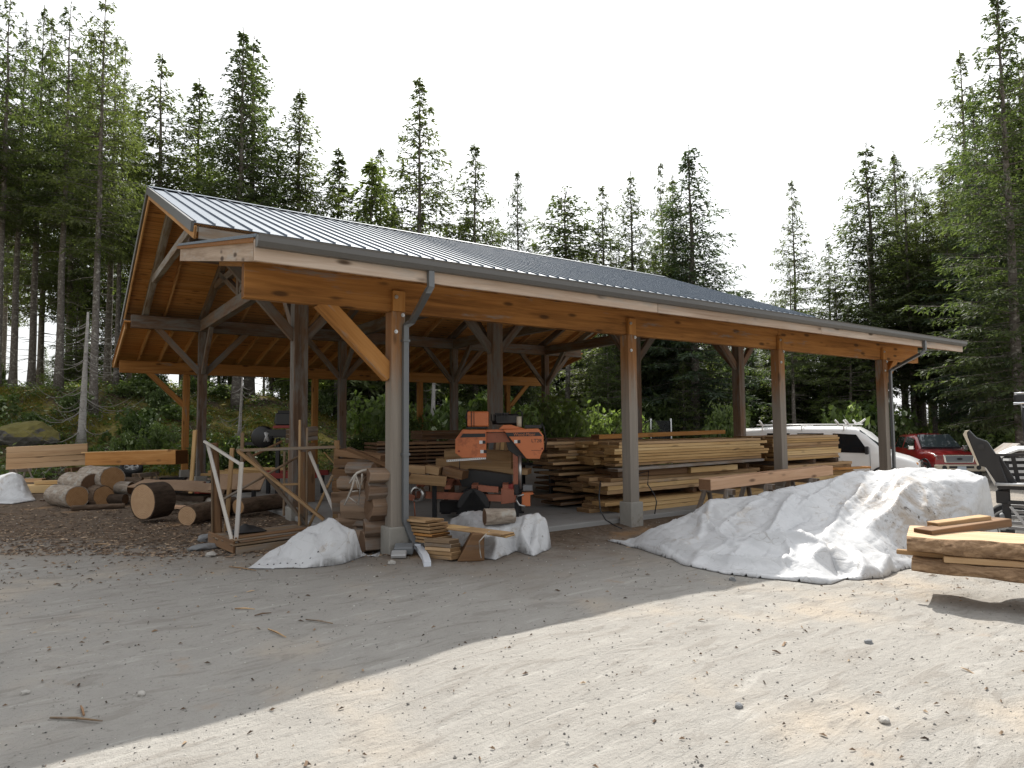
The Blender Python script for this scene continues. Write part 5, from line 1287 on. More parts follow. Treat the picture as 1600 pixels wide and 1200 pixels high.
# mirror arm above
mr = thing('truck_mirror', 'large black vehicle mirror on chrome arms jutting in above the loader', 'mirror', atd(1596, 622, 7.6), -YAW-.65)
k_ = 7.6/FPX*.8
mb = MB(); mb.box((k_*4, 0, 0), (32*k_, .07, 18*k_)); o = mb.build('mirror_housing', M['black'], mr); bevel_mesh(o.data, .03, 3)
for a, b_, r_ in (((-11*k_, -.05, 9.6*k_), (20*k_, -.05, 10.6*k_), .008), ((-13*k_, -.05, -10.5*k_), (22*k_, -.05, -9*k_), .014), ((1*k_, 0, -17*k_), (22*k_, 0, -17*k_), .012)): mb = MB(); mb.tube([a, b_], r_, 8); mb.build('mirror_arm', M['chrome'], mr)
mb = MB(); mb.tube([(2*k_, .03, -8*k_), (2.5*k_, .03, -45*k_), (4*k_, .03, -92*k_)], .022, 8); mb.build('mirror_post', M['black'], mr)
# covered white machine beyond
wb = thing('covered_quad', 'white-topped small utility vehicle standing behind the loader frame', 'utility vehicle', (atd(1592, 720, 10.5).x, atd(1592, 720, 10.5).y, gz(*atd(1592, 720, 10.5).xy)), -YAW-.6)
kq = 10.5/FPX*.82; zq = W[wb].translation.z
def qx(px): return (px-1592)*kq
def qz(py): return atd(1592, py, 10.5).z-zq
mb = MB(); n = 18; vs = []
for i in range(n+1):
    for j in range(9):
        t = i/n; s = j/8-.5
        x = qx(1559)+(qx(1650)-qx(1559))*t; z = qz(711)+(qz(697)-qz(711))*min(1, t*3)**.7-.10*s*s
        vs.append((x, s*1.1, z))
mb.add(vs, [(i*9+j, (i+1)*9+j, (i+1)*9+j+1, i*9+j+1) for i in range(n) for j in range(8)], 0, True); o = mb.build('hood', M['white'], wb); s_ = o.modifiers.new('t', 'SOLIDIFY'); s_.thickness = .03
mb = MB(); mb.box((qx(1605), 0, qz(730)), (80*kq, 1.0, 34*kq)); o = mb.build('body', M['blackdull'], wb); bevel_mesh(o.data, .05)
mb = MB()
for k in range(5): mb.bar((qx(1574), -.52, qz(716+k*9)), (qx(1640), -.54, qz(714+k*9)), .03, 5*kq)
mb.build('side_slats', M['silver'], wb)
mb = MB(); mb.box((qx(1570.5), -.53, qz(716)), (10*kq, .01, 4.5*kq)); mb.build('plate', M['white'], wb)
for s in (-.45, .45):
    for px in (1575, 1640):
        wheel_parts(wb, W[wb] @ Matrix.Translation((qx(px), s, .30)) @ Matrix.Rotation(-PI/2 if s < 0 else PI/2, 4, 'Z'), .30, .2, 'steel', 5)
p = atd(1569, 699, 11.2); tag(timber('grey_board', p+V((-.12, 0, -.12))-RT*.1, p+RT*.14+V((0, 0, .06)), .3, .03, M['rough'], None), 'grey board end leaning up behind the white-topped vehicle', 'board')

# ------------------------------------------------------------------ vehicles
def loft(mb, secs, mi=0, smooth=True, close=True):
    """secs: list of equal-length point rings"""
    n = len(secs[0]); vs = [p for s_ in secs for p in s_]
    mb.add(vs, [(i*n+k, i*n+(k+1) % n, i*n+n+(k+1) % n, i*n+n+k) for i in range(len(secs)-1) for k in range(n)], mi, smooth)
    if close: mb.add([*secs[0]], [tuple(range(n))], mi, False); mb.add([*secs[-1]], [tuple(range(n))], mi, False)
def body_ring(x, wb_, wt, z0, zb, zt, crown=.03):
    """cross-section: sill, belt, roof; symmetric in y"""
    half = [(wb_*.93, z0), (wb_*.99, z0+.10*(zb-z0)), (wb_, z0+.5*(zb-z0)), (wb_*.985, zb), (wt+(wb_-wt)*.35, zb+(zt-zb)*.6), (wt, zt-.09*(zt-zb)-.02), (wt*.88, zt-.015), (wt*.5, zt+crown*.7)]
    return [V((x, -y, z)) for y, z in half]+[V((x, 0, zt+crown))]+[V((x, y, z)) for y, z in reversed(half)]
def shell(name, secs, mat, parent):
    mb = MB(); loft(mb, [body_ring(*s_) for s_ in secs]); o = mb.build(name, M[mat], parent)
    return o
def side_panel(name, pts, ypos, mat, parent, th=.012):
    """window outline (x,z) hung on both sides; ypos(x,z) gives the half width"""
    for s in (-1, 1):
        mb = MB(); n = len(pts); a = [V((x, s*(ypos(x, z)+.004), z)) for x, z in pts]; b_ = [V((x, s*(ypos(x, z)-th), z)) for x, z in pts]
        mb.add(a+b_, [tuple(range(n)), tuple(n+i for i in range(n))]+[(i, (i+1) % n, n+(i+1) % n, n+i) for i in range(n)])
        mb.build(name, M[mat], parent)
# van (x forward)
az = 61+107-8; aa = math.radians(az)
vp = CAM+V((math.sin(math.radians(60.3)), math.cos(math.radians(60.3)), 0))*25.6
hv = V((math.sin(aa), math.cos(aa), 0)); rzv = math.atan2(hv.y, hv.x)
van = thing('van', 'white cargo van with a ladder rack parked beyond the shed', 'van', (vp.x, vp.y, gz(vp.x, vp.y)), rzv)
VH = 2.10
secs = [(-2.75, .92, .80, .48, 1.15, 1.95, .01), (-2.70, .98, .86, .42, 1.18, 2.04, .03), (-1.5, 1.0, .88, .40, 1.2, VH, .04), (.4, 1.0, .88, .40, 1.2, VH, .04), (1.05, 1.0, .87, .40, 1.2, VH-.03, .04), (1.35, 1.0, .85, .40, 1.2, 1.90, .03), (1.80, .99, .84, .40, 1.18, 1.45, .03), (1.98, .98, .86, .42, 1.12, 1.26, .03), (2.45, .95, .82, .46, 1.0, 1.13, .02), (2.72, .88, .74, .50, .92, 1.02, .01), (2.78, .80, .66, .54, .85, .95, .0)]
body = shell('body', secs, 'vanwhite', van)
def vy(x, z): return 1.0 if z < 1.2 else 1.0-.12*(z-1.2)/.85
side_panel('side_window', [(.32, 1.28), (1.36, 1.26), (1.34, 1.42), (1.06, 1.86), (.36, 1.90)], lambda x, z: vy(x, z)+.0, 'glass', van)
side_panel('side_window', [(-.75, 1.62), (.08, 1.62), (.08, 1.90), (-.75, 1.90)], vy, 'glass', van); side_panel('side_window', [(-1.75, 1.62), (-1.0, 1.62), (-1.0, 1.90), (-1.75, 1.90)], vy, 'glass', van)
mb = MB(); ws = [V((1.14, -.80, 1.98)), V((1.14, .80, 1.98)), V((1.84, .86, 1.40)), V((1.84, -.86, 1.40))]; nrm = V((.64, 0, .77))
mb.add([p+nrm*.035 for p in ws]+[p-nrm*.03 for p in ws], [(0, 1, 2, 3), (7, 6, 5, 4), (0, 4, 5, 1), (1, 5, 6, 2), (2, 6, 7, 3), (3, 7, 4, 0)]); mb.build('windscreen', M['screen'], van)
mb = MB()
for s in (-1, 1):
    for x in (.22, 1.45): mb.box((x, s*1.0, .95), (.012, .012, 1.0))
    mb.box((-.3, s*1.004, .62), (3.0, .01, .03)); mb.box((.5, s*1.01, 1.12), (.14, .03, .04))
mb.build('door_seam', M['grey'], van)
hl = MB(); gr = MB()
for s in (-1, 1): hl.box((2.66, s*.66, .86), (.20, .32, .26))
o = hl.build('headlight', M['amber'], van); bevel_mesh(o.data, .03)
gr.box((2.76, 0, .86), (.10, .92, .30)); o = gr.build('grille', M['chrome'], van)
mb = MB()
for z in (.76, .86, .96): mb.box((2.80, 0, z), (.05, .86, .055))
mb.build('grille_slots', M['black'], o)
mb = MB(); mb.box((2.80, 0, .58), (.16, 1.84, .16)); o = mb.build('bumper', M['grey'], van); bevel_mesh(o.data, .03)
for s in (-1, 1):
    for x in (1.85, -1.75):
        wt = thing_none = None
        wheel_parts(van, W[van] @ Matrix.Translation((x, s*.90, .37)) @ Matrix.Rotation(PI/2*s, 4, 'Z'), .37, .25, 'steel', 8)
        mb = MB(); ringmesh(mb, [(-.13, .40), (-.13, .46), (.125, .46), (.125, .40), (-.13, .40)], 24); mb.build('wheel_arch', M['black'], van, W[van] @ Matrix.Translation((x, s*.90, .40)) @ Matrix.Rotation(PI/2*s, 4, 'Z'))
    mb = MB(); mb.box((1.38, s*1.14, 1.36), (.10, .20, .26)); mb.bar((1.38, s*1.0, 1.30), (1.38, s*1.10, 1.30), .04, .04); o = mb.build('mirror', M['black'], van); bevel_mesh(o.data, .02)
rk2 = MB()
for x in (-1.9, -.6, .7):
    rk2.tube([(x, -.92, VH-.12), (x, -.9, VH+.07), (x, .9, VH+.07), (x, .92, VH-.12)], .022, 8)
for y in (-.86, -.3, .3, .86): rk2.tube([(-2.1, y, VH+.09), (1.05, y, VH+.09)], .02, 8)
rr = rk2.build('ladder_rack', M['white'], van)
for x in (-1.9, .55, .85):
    for y in (-.88, .88):
        mb = MB(); mb.tube([(x, y, VH+.07), (x-.05, y, VH+.17), (x-.12, y, VH+.24)], .035, 8); mb.build('rack_horn', M['white'], rr)
mb = MB()
mb.tube([(.95, -.5, VH+.09), (1.15, -.5, VH+.15), (1.3, -.5, VH+.27)], .03, 8)
mb.build('rack_horn', M['white'], rr)
# pickup
az2 = math.radians(221); ht = V((math.sin(az2), math.cos(az2), 0))
tp = dirpt(1494, 27.5)-ht*2.35
tr = thing('pickup_truck', 'red pickup truck with chrome grille parked by the trees', 'pickup truck', (tp.x, tp.y, gz(tp.x, tp.y)), math.atan2(ht.y, ht.x))
shell('cab', [(-1.35, .96, .72, .5, 1.25, 1.32, .02), (-1.15, .98, .74, .5, 1.25, 1.86, .03), (-.4, .99, .76, .5, 1.25, 1.92, .03), (.15, .99, .75, .5, 1.25, 1.90, .03), (.45, .99, .76, .5, 1.24, 1.78, .02), (.95, .99, .84, .5, 1.22, 1.34, .02)], 'truckred', tr)
shell('bonnet', [(.85, .985, .84, .5, 1.10, 1.28, .03), (1.5, .98, .86, .5, 1.08, 1.24, .04), (2.1, .96, .86, .55, 1.04, 1.18, .04), (2.32, .93, .82, .60, 1.0, 1.10, .02)], 'truckred', tr)
shell('cargo_bed', [(-3.2, .97, .93, .55, 1.1, 1.28, 0), (-1.36, .97, .93, .55, 1.1, 1.28, 0)], 'truckred', tr)
side_panel('side_window', [(-.3, 1.30), (.72, 1.30), (.42, 1.72), (-.3, 1.80)], lambda x, z: .985-.24*(z-1.25)/.66, 'glass', tr)
side_panel('side_window', [(-1.1, 1.32), (-.4, 1.30), (-.4, 1.80), (-1.0, 1.78)], lambda x, z: .985-.24*(z-1.25)/.66, 'glass', tr)
mb = MB(); ws = [V((.36, -.66, 1.85)), V((.36, .66, 1.85)), V((.99, .80, 1.32)), V((.99, -.80, 1.32))]; nrm = V((.62, 0, .78))
mb.add([p+nrm*.075 for p in ws]+[p-nrm*.04 for p in ws], [(0, 1, 2, 3), (7, 6, 5, 4), (0, 4, 5, 1), (1, 5, 6, 2), (2, 6, 7, 3), (3, 7, 4, 0)]); mb.build('windscreen', M['screen'], tr)
g1 = MB(); g1.prism([(-.56, .76), (.56, .76), (.62, 1.10), (-.62, 1.10)], 2.26, 2.37); o = g1.build('grille', M['chrome'], tr); bevel_mesh(o.data, .03)
mb = MB(); mb.prism([(-.50, .80), (.50, .80), (.55, 1.06), (-.55, 1.06)], 2.36, 2.385); gi = mb.build('grille_mesh', M['grey'], o)
mb = MB(); mb.tube([(2.38, 0, .93), (2.40, 0, .93)], .11, 20); e_ = mb.build('badge', M['black'], o); 
for v in e_.data.vertices: v.co.z = .93+(v.co.z-.93)*.45
for s in (-1, 1):
    mb = MB(); mb.box((2.20, s*.76, .97), (.24, .30, .24)); o = mb.build('headlight', M['lamp'], tr); bevel_mesh(o.data, .04)
    mb = MB(); mb.box((.72, s*1.12, 1.34), (.12, .24, .2)); mb.bar((.72, s*.95, 1.30), (.72, s*1.05, 1.30), .05, .05); o = mb.build('mirror', M['chrome'], tr); bevel_mesh(o.data, .03)
mb = MB(); mb.box((2.38, 0, .56), (.24, 1.92, .28)); bu = mb.build('bumper', M['paletan'], tr); bevel_mesh(bu.data, .05, 2)
mb = MB(); mb.box((2.505, 0, .60), (.02, .95, .09)); mb.build('air_slot', M['black'], bu)
mb = MB()
for s in (-1, 1): mb.tube([(2.46, s*.66, .58), (2.515, s*.66, .58)], .09, 16)
mb.build('fog_lamp', M['black'], bu)
mb = MB(); mb.box((2.515, 0, .55), (.02, .34, .17)); mb.build('number_plate', M['greenplate'], bu)
mb = MB(); mb.box((2.28, 0, .36), (.2, 1.5, .12)); mb.build('skid_plate', M['black'], tr)
for s in (-1, 1):
    for x in (1.60, -2.0):
        wheel_parts(tr, W[tr] @ Matrix.Translation((x, s*.86, .40)) @ Matrix.Rotation(PI/2*s, 4, 'Z'), .40, .27, 'steel', 6)
        mb = MB(); ringmesh(mb, [(-.14, .43), (-.14, .50), (.135, .50), (.135, .43), (-.14, .43)], 24); mb.build('wheel_arch', M['black'], tr, W[tr] @ Matrix.Translation((x, s*.86, .42)) @ Matrix.Rotation(PI/2*s, 4, 'Z'))

# ------------------------------------------------------------------ trampoline net beyond the shed
tc_ = dirpt(995, 34); TR_ = 1.75
tm = thing('trampoline', 'round trampoline with dark safety net and white poles beyond the lumber', 'trampoline', (tc_.x, tc_.y, gz(tc_.x, tc_.y)), 0)
nm, nt_, b = new_mat('safety_net'); tcn = N(nt_, 'ShaderNodeBsdfTransparent'); mxn = N(nt_, 'ShaderNodeMixShader'); mxn.inputs[0].default_value = .72
b.inputs['Base Color'].default_value = (.015, .016, .018, 1); b.inputs['Roughness'].default_value = .8
L(nt_, tcn.outputs[0], mxn.inputs[1]); L(nt_, b.outputs[0], mxn.inputs[2]); L(nt_, mxn.outputs[0], nt_.nodes['Material Output'].inputs[0])
TZ = 1.85-tm.location.z
mb = MB(); ringmesh(mb, [(0, TR_*.985), (TZ-.95, TR_*.985)], 40); net = mb.build('safety_net', nm, tm, W[tm] @ Matrix.Translation((0, 0, .9)) @ Matrix.Rotation(-PI/2, 4, 'Y'))
mb = MB(); mb.tube([(0, 0, .82), (0, 0, .87)], TR_*.95, 40); mb.build('mat', M['black'], tm)
mb = MB(); ringmesh(mb, [(-.03, TR_*.93), (.03, TR_*.93), (.03, TR_*1.02), (-.03, TR_*1.02), (-.03, TR_*.93)], 40); mb.build('edge_pad', M['grey'], tm, W[tm] @ Matrix.Translation((0, 0, .86)) @ Matrix.Rotation(-PI/2, 4, 'Y'))
for k in range(8):
    a_ = 2*PI*k/8+.35; x, y = TR_*1.03*math.cos(a_), TR_*1.03*math.sin(a_)
    mb = MB(); mb.tube([(x, y, 0), (x, y, TZ+.05)], .03, 8); mb.build('pole', M['white'], tm)

# ------------------------------------------------------------------ second mill, dark, at the back left
D2 = 15.2; m2 = thing('old_sawmill', 'black and red old sawmill head in the back of the shed', 'sawmill', (atd(430, 690, D2).x, atd(430, 690, D2).y, 0.), -YAW)
k2 = D2/FPX
def ax_(px): return (px-430)*k2
def az_(py): return atd(430, py, D2).z
mb = MB(); ringmesh(mb, [(-.09, .001), (-.09, .22), (-.06, .25), (.06, .25), (.09, .22), (.09, .001)], 30); mb.build('wheel_housing', M['black'], m2, W[m2] @ Matrix.Translation((ax_(411), 0, az_(682.5))) @ Matrix.Rotation(PI/2, 4, 'Z') @ Matrix.Rotation(0, 4, 'Y'))
mb = MB(); mb.box((ax_(404), .05, az_(693)), (40*k2, .2, 5*k2)); mb.box((ax_(445), .0, az_(676)), (60*k2, .22, 10*k2)); mb.box((ax_(450), .0, az_(681)), (50*k2, .12, 6*k2)); o = mb.build('frame_beam', M['black'], m2)
mb = MB(); mb.box((ax_(447), -.13, az_(667)), (30*k2, .05, 4.5*k2)); mb.box((ax_(447), -.02, az_(667)), (34*k2, .3, 3*k2)); mb.build('red_rail', M['red'], m2)
mb = MB(); mb.box((ax_(446), 0, az_(655)), (26*k2, .32, 20*k2)); o = mb.build('engine', M['black'], m2); bevel_mesh(o.data, .03)
mb = MB(); mb.box((ax_(446), 0, az_(643.5)), (18*k2, .28, 4*k2)); mb.tube([(ax_(433), -.05, az_(662)), (ax_(435), -.05, az_(652))], .06, 12); mb.build('air_filter', M['blackdull'], o)
mb = MB(); mb.tube([(ax_(417), -.1, az_(675)), (ax_(422), -.1, az_(690))], .035, 8); mb.tube([(ax_(421), -.1, az_(676)), (ax_(416), -.1, az_(690))], .03, 8); mb.build('tensioner', M['silver'], m2)
for px in (432, 462):
    mb = MB(); mb.box((ax_(px), .1, az_(685)/2), (.08, .08, az_(685))); mb.build('mast', M['black'], m2)
mb = MB(); mb.box((ax_(440), .1, .55), (110*k2, .12, .12)); mb.box((ax_(440), 1.0, .55), (110*k2, .12, .12))
mb.build('bed_rail', M['red'], m2)
for px in (395, 485):
    for y in (.1, 1.0): mb = MB(); mb.box((ax_(px), y, .27), (.08, .08, .54)); mb.build('leg', M['black'], m2)
a = atd(451, 682, 14.2); b_ = atd(492, 678, 14.6)
for k in range(3): tag(timber('sawn_board', a+V((0, 0, .10-.10*k)), b_+V((0, 0, .12-.10*k)), .3, .09, M['rough' if k != 1 else 'pallet'], None), '%s grey board of the pack beside the old sawmill head' % ('top', 'middle', 'bottom')[k], 'board', 'grey boards by the old sawmill')
c = (a+b_)/2; tag(timber('bearer', (c.x, c.y, 0), (c.x, c.y, a.z-.15), .5, .3, M['brown'], None), 'dark stump-like bearer under the grey board pack', 'bearer')
# bright offcuts beyond
for k in range(7):
    c = atd(350+k*13, 736-abs(k-5)*-1.2-(3 if k % 2 else 0), 16.4+random.uniform(-.3, .3)); g_ = gz(c.x, c.y)
    tag(timber('offcut_slab', c-RT*.55+V((0, 0, .02)), c+RT*.55+V((0, random.uniform(-.2, .2), 0)), .22, .06, M['yellow'], None, wob=.02), 'bright yellow offcut in the heap behind the crate frame, %s from the left' % (CRD+['rightmost'])[k], 'offcut', 'yellow offcuts in the back heap')
# ------------------------------------------------------------------ forest
def crown_mesh(name, Ht, zb, rmax, seed, mats, spacing=.42, per=5, droop=.35, dens=1., power=.92, tw=.215, top_up=.5, gaps=.12, squeeze=1.):
    """conifer crown: whorls of drooping branches carrying needle sprays"""
    rnd = random.Random(seed); vs = []; fs = []
    def spray(p, d, l, wd):
        # a narrow leaf-shaped blade pair
        d = d.normalized(); s = d.cross(V((rnd.uniform(-.5, .5), rnd.uniform(-.5, .5), 1))).normalized()*wd
        o = len(vs); vs.extend([p, p+d*l*.45+s, p+d*l, p+d*l*.5-s]); fs.append((o, o+1, o+2, o+3))
    z = zb; wood_pts = []
    while z < Ht-.25:
        t = (z-zb)/(Ht-zb); R_ = rmax*((1-t)**power)*min(1, .45+t*4)*squeeze+.06
        nb = max(4, int(per*(2.1-1.2*t)*rnd.uniform(.75, 1.3)))
        ph = rnd.random()*6
        for k in range(nb):
            if rnd.random() < gaps: continue
            an = ph+2*PI*k/nb+rnd.uniform(-.35, .35); R1 = R_*rnd.choice((.45, .7, .85, 1., 1.05, 1.25))*rnd.uniform(.9, 1.1)
            el = top_up*t-droop*(1-t)*.5+rnd.uniform(-.12, .12)
            dr = V((math.cos(an), math.sin(an), 0))
            z0 = z+rnd.uniform(-.15, .15); n = max(2, int(R1/.19*dens))
            side = V((-dr.y, dr.x, 0)); pts = []
            for i in range(n+1):
                q = i/n; x = R1*q; zz = z0+x*el-droop*.25*R1*q*q+.10*R1*q**3
                pts.append(dr*x+V((0, 0, zz)))
            wood_pts.append(pts)
            for i in range(n):
                q0 = (i+.5)/n
                if q0 < .16: continue
                p = pts[i].lerp(pts[i+1], rnd.random())
                for s in (-1, 1):
                    tl = min(.75, .5*R1)*(1.05-q0*.65)*rnd.uniform(.5, 1.2)
                    td = (dr*rnd.uniform(.35, .9)+side*s*rnd.uniform(.6, 1.)+V((0, 0, rnd.uniform(-.35, .1)))).normalized()
                    for q1 in (.15, .3, .45, .6, .75, .9, 1.05, 1.1):
                        if rnd.random() < .18: continue
                        c_ = p+td*tl*q1+V((0, 0, -.10*q1*q1+rnd.uniform(-.04, .04)))
                        spray(c_, td+V((rnd.uniform(-.8, .8), rnd.uniform(-.8, .8), rnd.uniform(-.75, .25))), tw*(1.2-.45*t)*rnd.uniform(.6, 1.3), .030*rnd.uniform(.8, 1.5))
                if rnd.random() < .8: spray(p, dr*.6+V((rnd.uniform(-.4, .4), rnd.uniform(-.4, .4), -rnd.uniform(.2, 1.1))), tw, .032)
            for _ in range(3): spray(pts[-1]-dr*.1, dr+side*rnd.uniform(-.5, .5)+V((0, 0, rnd.uniform(-.3, .25))), tw*rnd.uniform(.6, 1.1), .035)
        z += spacing*rnd.uniform(.6, 1.15)*(1-.12*t)
    for k in range(10): spray(V((0, 0, Ht-.5+.05*k)), V((rnd.uniform(-.5, .5), rnd.uniform(-.5, .5), .9)), .16, .02)
    me = bpy.data.meshes.new(name); me.from_pydata([tuple(v) for v in vs], [], fs); me.materials.append(mats); me.update()
    return me, wood_pts
def trunk_mesh(name, Ht, r, wood_pts, dead, seed, mat):
    rnd = random.Random(seed); mb = MB(); n = 7; pts = []; rs = []
    for i in range(15):
        t = i/14; z = Ht*t
        pts.append(V((.10*noise.noise(V((z*.25, seed, 0)))*t**.3, .10*noise.noise(V((z*.25, seed, 5)))*t**.3, z-.15*(i == 0)))); rs.append(max(.012, r*(1-t)**.85*(1+.35*math.exp(-z*2.5))))
    mb.tube(pts, rs, 9)
    for p in wood_pts:
        if len(p) > 3: q = [p[0], p[len(p)//2], p[-1]]
        else: q = [p[0], p[-1]]
        mb.tube(q, [.030, .018, .006][:len(q)] if len(q) == 3 else [.02, .006], 3, cap=False)
    for k in range(dead):
        z = rnd.uniform(1.2, Ht*.5); an = rnd.random()*6.28; l = rnd.uniform(.4, 1.5); d = V((math.cos(an), math.sin(an), 0)); s = V((-d.y, d.x, 0))
        mb.tube([V((0, 0, z)), V((0, 0, z))+d*l*.5+V((0, 0, -.05*l)), V((0, 0, z))+d*l+s*rnd.uniform(-.2, .2)+V((0, 0, rnd.uniform(-.3, .1)*l))], [.022, .014, .005], 4, cap=False)
    return mb.mesh(name, mat)
VARS = {}
def variant(key, Ht, zb, rmax, seed, mat='needle', r=.20, dead=14, **k):
    cm, wp_ = crown_mesh('crown', Ht, zb, rmax, seed, M[mat], **k)
    VARS[key] = (cm, trunk_mesh('trunk', Ht, r, wp_, dead, seed, M['trunk']), Ht)
variant('full', 20, 2.5, 3.4, 1, 'needle', .22, 6)
variant('full2', 20, 3.0, 3.8, 2, 'needle3', .24, 6, droop=.5, tw=.24)
variant('mid', 20, 5, 2.9, 3, 'needle2', .19, 18)
variant('mid2', 20, 4.5, 3.1, 4, 'needle', .20, 18, droop=.2)
variant('airy', 20, 4, 3.0, 5, 'needle2', .17, 20, dens=.9, gaps=.25, per=5, spacing=.42)
variant('tall', 20, 8.5, 3.0, 6, 'needle', .21, 30, gaps=.46)
variant('tall2', 20, 7.5, 2.8, 7, 'needle2', .20, 30, gaps=.48)
variant('tuft', 16, 11.5, 1.7, 8, 'needle', .13, 10, power=.6)
variant('slim', 16, 4, 1.6, 9, 'needle2', .13, 12)
variant('young', 9, .5, 2.0, 10, 'needle_lit', .10, 0, spacing=.36)
variant('young2', 9, .7, 2.3, 11, 'needle_lit', .10, 0, spacing=.38, droop=.5)
if False: print('crown faces', {k: len(v[0].polygons) for k, v in VARS.items()})
used = set()
def tree(key, px, d, top=None, h=None, w_=1., label='', group=None, name='fir_tree', zoff=0, lean=0.):
    cm, tm_, H0 = VARS[key]; p = dirpt(px, d); z = gz(p.x, p.y)+zoff
    if h is None:
        ztop = CAM.z+(664-top)/FPX*d; h = ztop-z
    s = h/H0; e = bpy.data.objects.new(name, None); rz = random.random()*6.28
    mw = Matrix.Translation((p.x, p.y, z)) @ Matrix.Rotation(lean, 4, RT.cross(UP)) @ Matrix.Rotation(rz, 4, 'Z') @ Matrix.Diagonal((s*w_, s*w_, s, 1))
    link(e, None, mw); tag(e, label, 'tree', group)
    for nm, me in (('crown', cm), ('trunk', tm_)):
        o = bpy.data.objects.new(nm, me); C.objects.link(o); o.parent = e
    return e
# single trees one can pick out against the sky
solo = [('tall2', 240, 33, 62, 1.05, 'slender fir with a bare leader standing alone just above the roof peak'),
 ('mid', 301, 36, 104, 1.25, 'fir with a fine pointed top right of the slender one above the roof peak'),
 ('full', 370, 32, 20, .95, 'very tall dark fir, left one of the twin pair above the gable'),
 ('mid2', 388, 34, 34, 1.05, 'very tall dark fir, right one of the twin pair above the gable'),
 ('mid', 463, 35, 120, 1.15, 'pointed fir with dense right side next to the tall twin pair'),
 ('slim', 526, 37, 222, 1.3, 'short narrow fir with a blunt top behind the roof ridge left of centre'),
 ('young', 579, 38, 235, 1.0, 'fir with a slanted left edge, left of the two short ones behind the ridge'),
 ('airy', 593, 40, 220, .95, 'thin fir with a visible stem, right of the two short ones behind the ridge'),
 ('airy', 655, 37, 106, 1.1, 'tallest see-through fir above the middle of the roof ridge'),
 ('airy', 743, 38, 216, 1.15, 'airy fir with a broad base just right of the tallest see-through one'),
 ('full', 811, 40, 256, .72, 'dense bottle-shaped fir above the ridge right of the airy ones'),
 ('tuft', 887, 40, 292, 1.25, 'thin bare-stemmed tree with a small tufted crown above the ridge'),
 ('airy', 946, 40, 285, 1.0, 'sparse fir with two-part crown right of the bare-stemmed tufted tree'),
 ('mid2', 992, 41, 262, .95, 'dark fir with pointed top left of the wispy thin tree'),
 ('airy', 1040, 44, 248, .7, 'wispy thin pale tree tip between two dark firs'),
 ('mid', 1058, 40, 268, .9, 'olive fir leaning against the large dark fir at the roof end'),
 ('full2', 1086, 38, 220, 1.12, 'large dark fir with spreading right limbs above the end of the roof'),
 ('airy', 1248, 42, 279, .85, 'slim open fir standing alone in the bright gap beyond the roof end'),
 ('airy', 1302, 44, 380, 1.0, 'small fir between the slim open one and the bushy open one'),
 ('mid2', 1370, 38, 218, 1.2, 'open-branched fir with heavy clumps right of the bright gap'),
 ('full', 1592, 27, -40, 1.05, 'huge dark fir at the edge of the yard whose limbs overhang the loader'),
 ('mid', 1490, 36, 270, 1.2, 'fir with layered boughs left of the huge dark one'),
 ('full2', 1545, 33, 130, .95, 'dark fir close behind the huge one at the edge of the yard')]
for key, px, d, top, w_, lb in solo: tree(key, px, d, top, None, w_*(1.22 if px < 1400 else 1.), lb)
rt_ = random.Random(5)
# left stand: trunk columns that can be seen, then the rest
for i, (px, d, key, top) in enumerate(((18, 31, 'tall', 0), (47, 33, 'tall2', -20), (90, 29, 'tall', -30), (104, 40, 'mid2', 40), (145, 27, 'tall2', -60), (166, 36, 'tall', 30), (180, 33, 'tall2', 40), (200, 41, 'mid', 150), (-8, 28, 'tall', -40), (125, 46, 'airy', 20), (60, 44, 'airy', 0), (205, 47, 'airy', 130))):
    tree(key, px, d, top, None, rt_.uniform(.75, .95), 'tall thick-stemmed fir in the dense stand on the mossy bank left of the shed', 'firs on the bank left of the shed')
for i in range(6):
    px = rt_.uniform(-60, 330); d = rt_.uniform(38, 58)
    tree(rt_.choice(['mid', 'tall2', 'mid2', 'tall', 'slim']), px, d, rt_.uniform(70, 250) if px < 215 else rt_.uniform(200, 300), None, rt_.uniform(.85, 1.15), 'fir deep in the wood behind the mossy bank', 'firs deep in the wood behind the bank')
for i in range(52):
    px = 330+i*17.5+rt_.uniform(-12, 12); d = rt_.uniform(42, 60)
    top = rt_.uniform(300, 370) if px < 800 else rt_.uniform(365, 430) if px < 1100 else rt_.uniform(440, 500)
    tree(rt_.choice(['mid', 'mid2', 'airy', 'slim', 'full']), px, d, top, None, rt_.uniform(.9, 1.25), 'low fir in the row of trees behind the shed roof', 'firs in the row behind the shed')
for i in range(26):
    px = 1120+i*10+rt_.uniform(-8, 8) if i < 14 else rt_.uniform(1130, 1420); d = rt_.uniform(40, 56)
    tree(rt_.choice(['young', 'young2', 'full2', 'full', 'slim']), px, d, rt_.uniform(470, 560), None, rt_.uniform(.8, 1.2), 'short bushy fir beyond the shed end and the van', 'short firs beyond the van')
for i in range(30):
    px = rt_.uniform(1400, 1680); d = rt_.uniform(36, 58)
    tree(rt_.choice(['tall', 'tall2', 'mid', 'mid2']), px, d, rt_.uniform(230, 400) if px < 1500 else rt_.uniform(60, 300), None, rt_.uniform(.9, 1.2), 'fir with a long bare stem in the dark wood behind the red pickup', 'firs in the wood behind the pickup')
for i, (px, d) in enumerate(((1240, 36), (1312, 38), (1366, 36.5), (1432, 38), (1442, 40), (1520, 36), (1545, 34), (1580, 33), (1500, 41), (1470, 43))):
    tree(rt_.choice(['tall', 'tall2']), px, d, rt_.uniform(260, 380) if px > 1350 else rt_.uniform(395, 430), None, 1., 'fir with a pale straight stem at the front of the wood on the right', 'pale-stemmed firs at the wood edge')
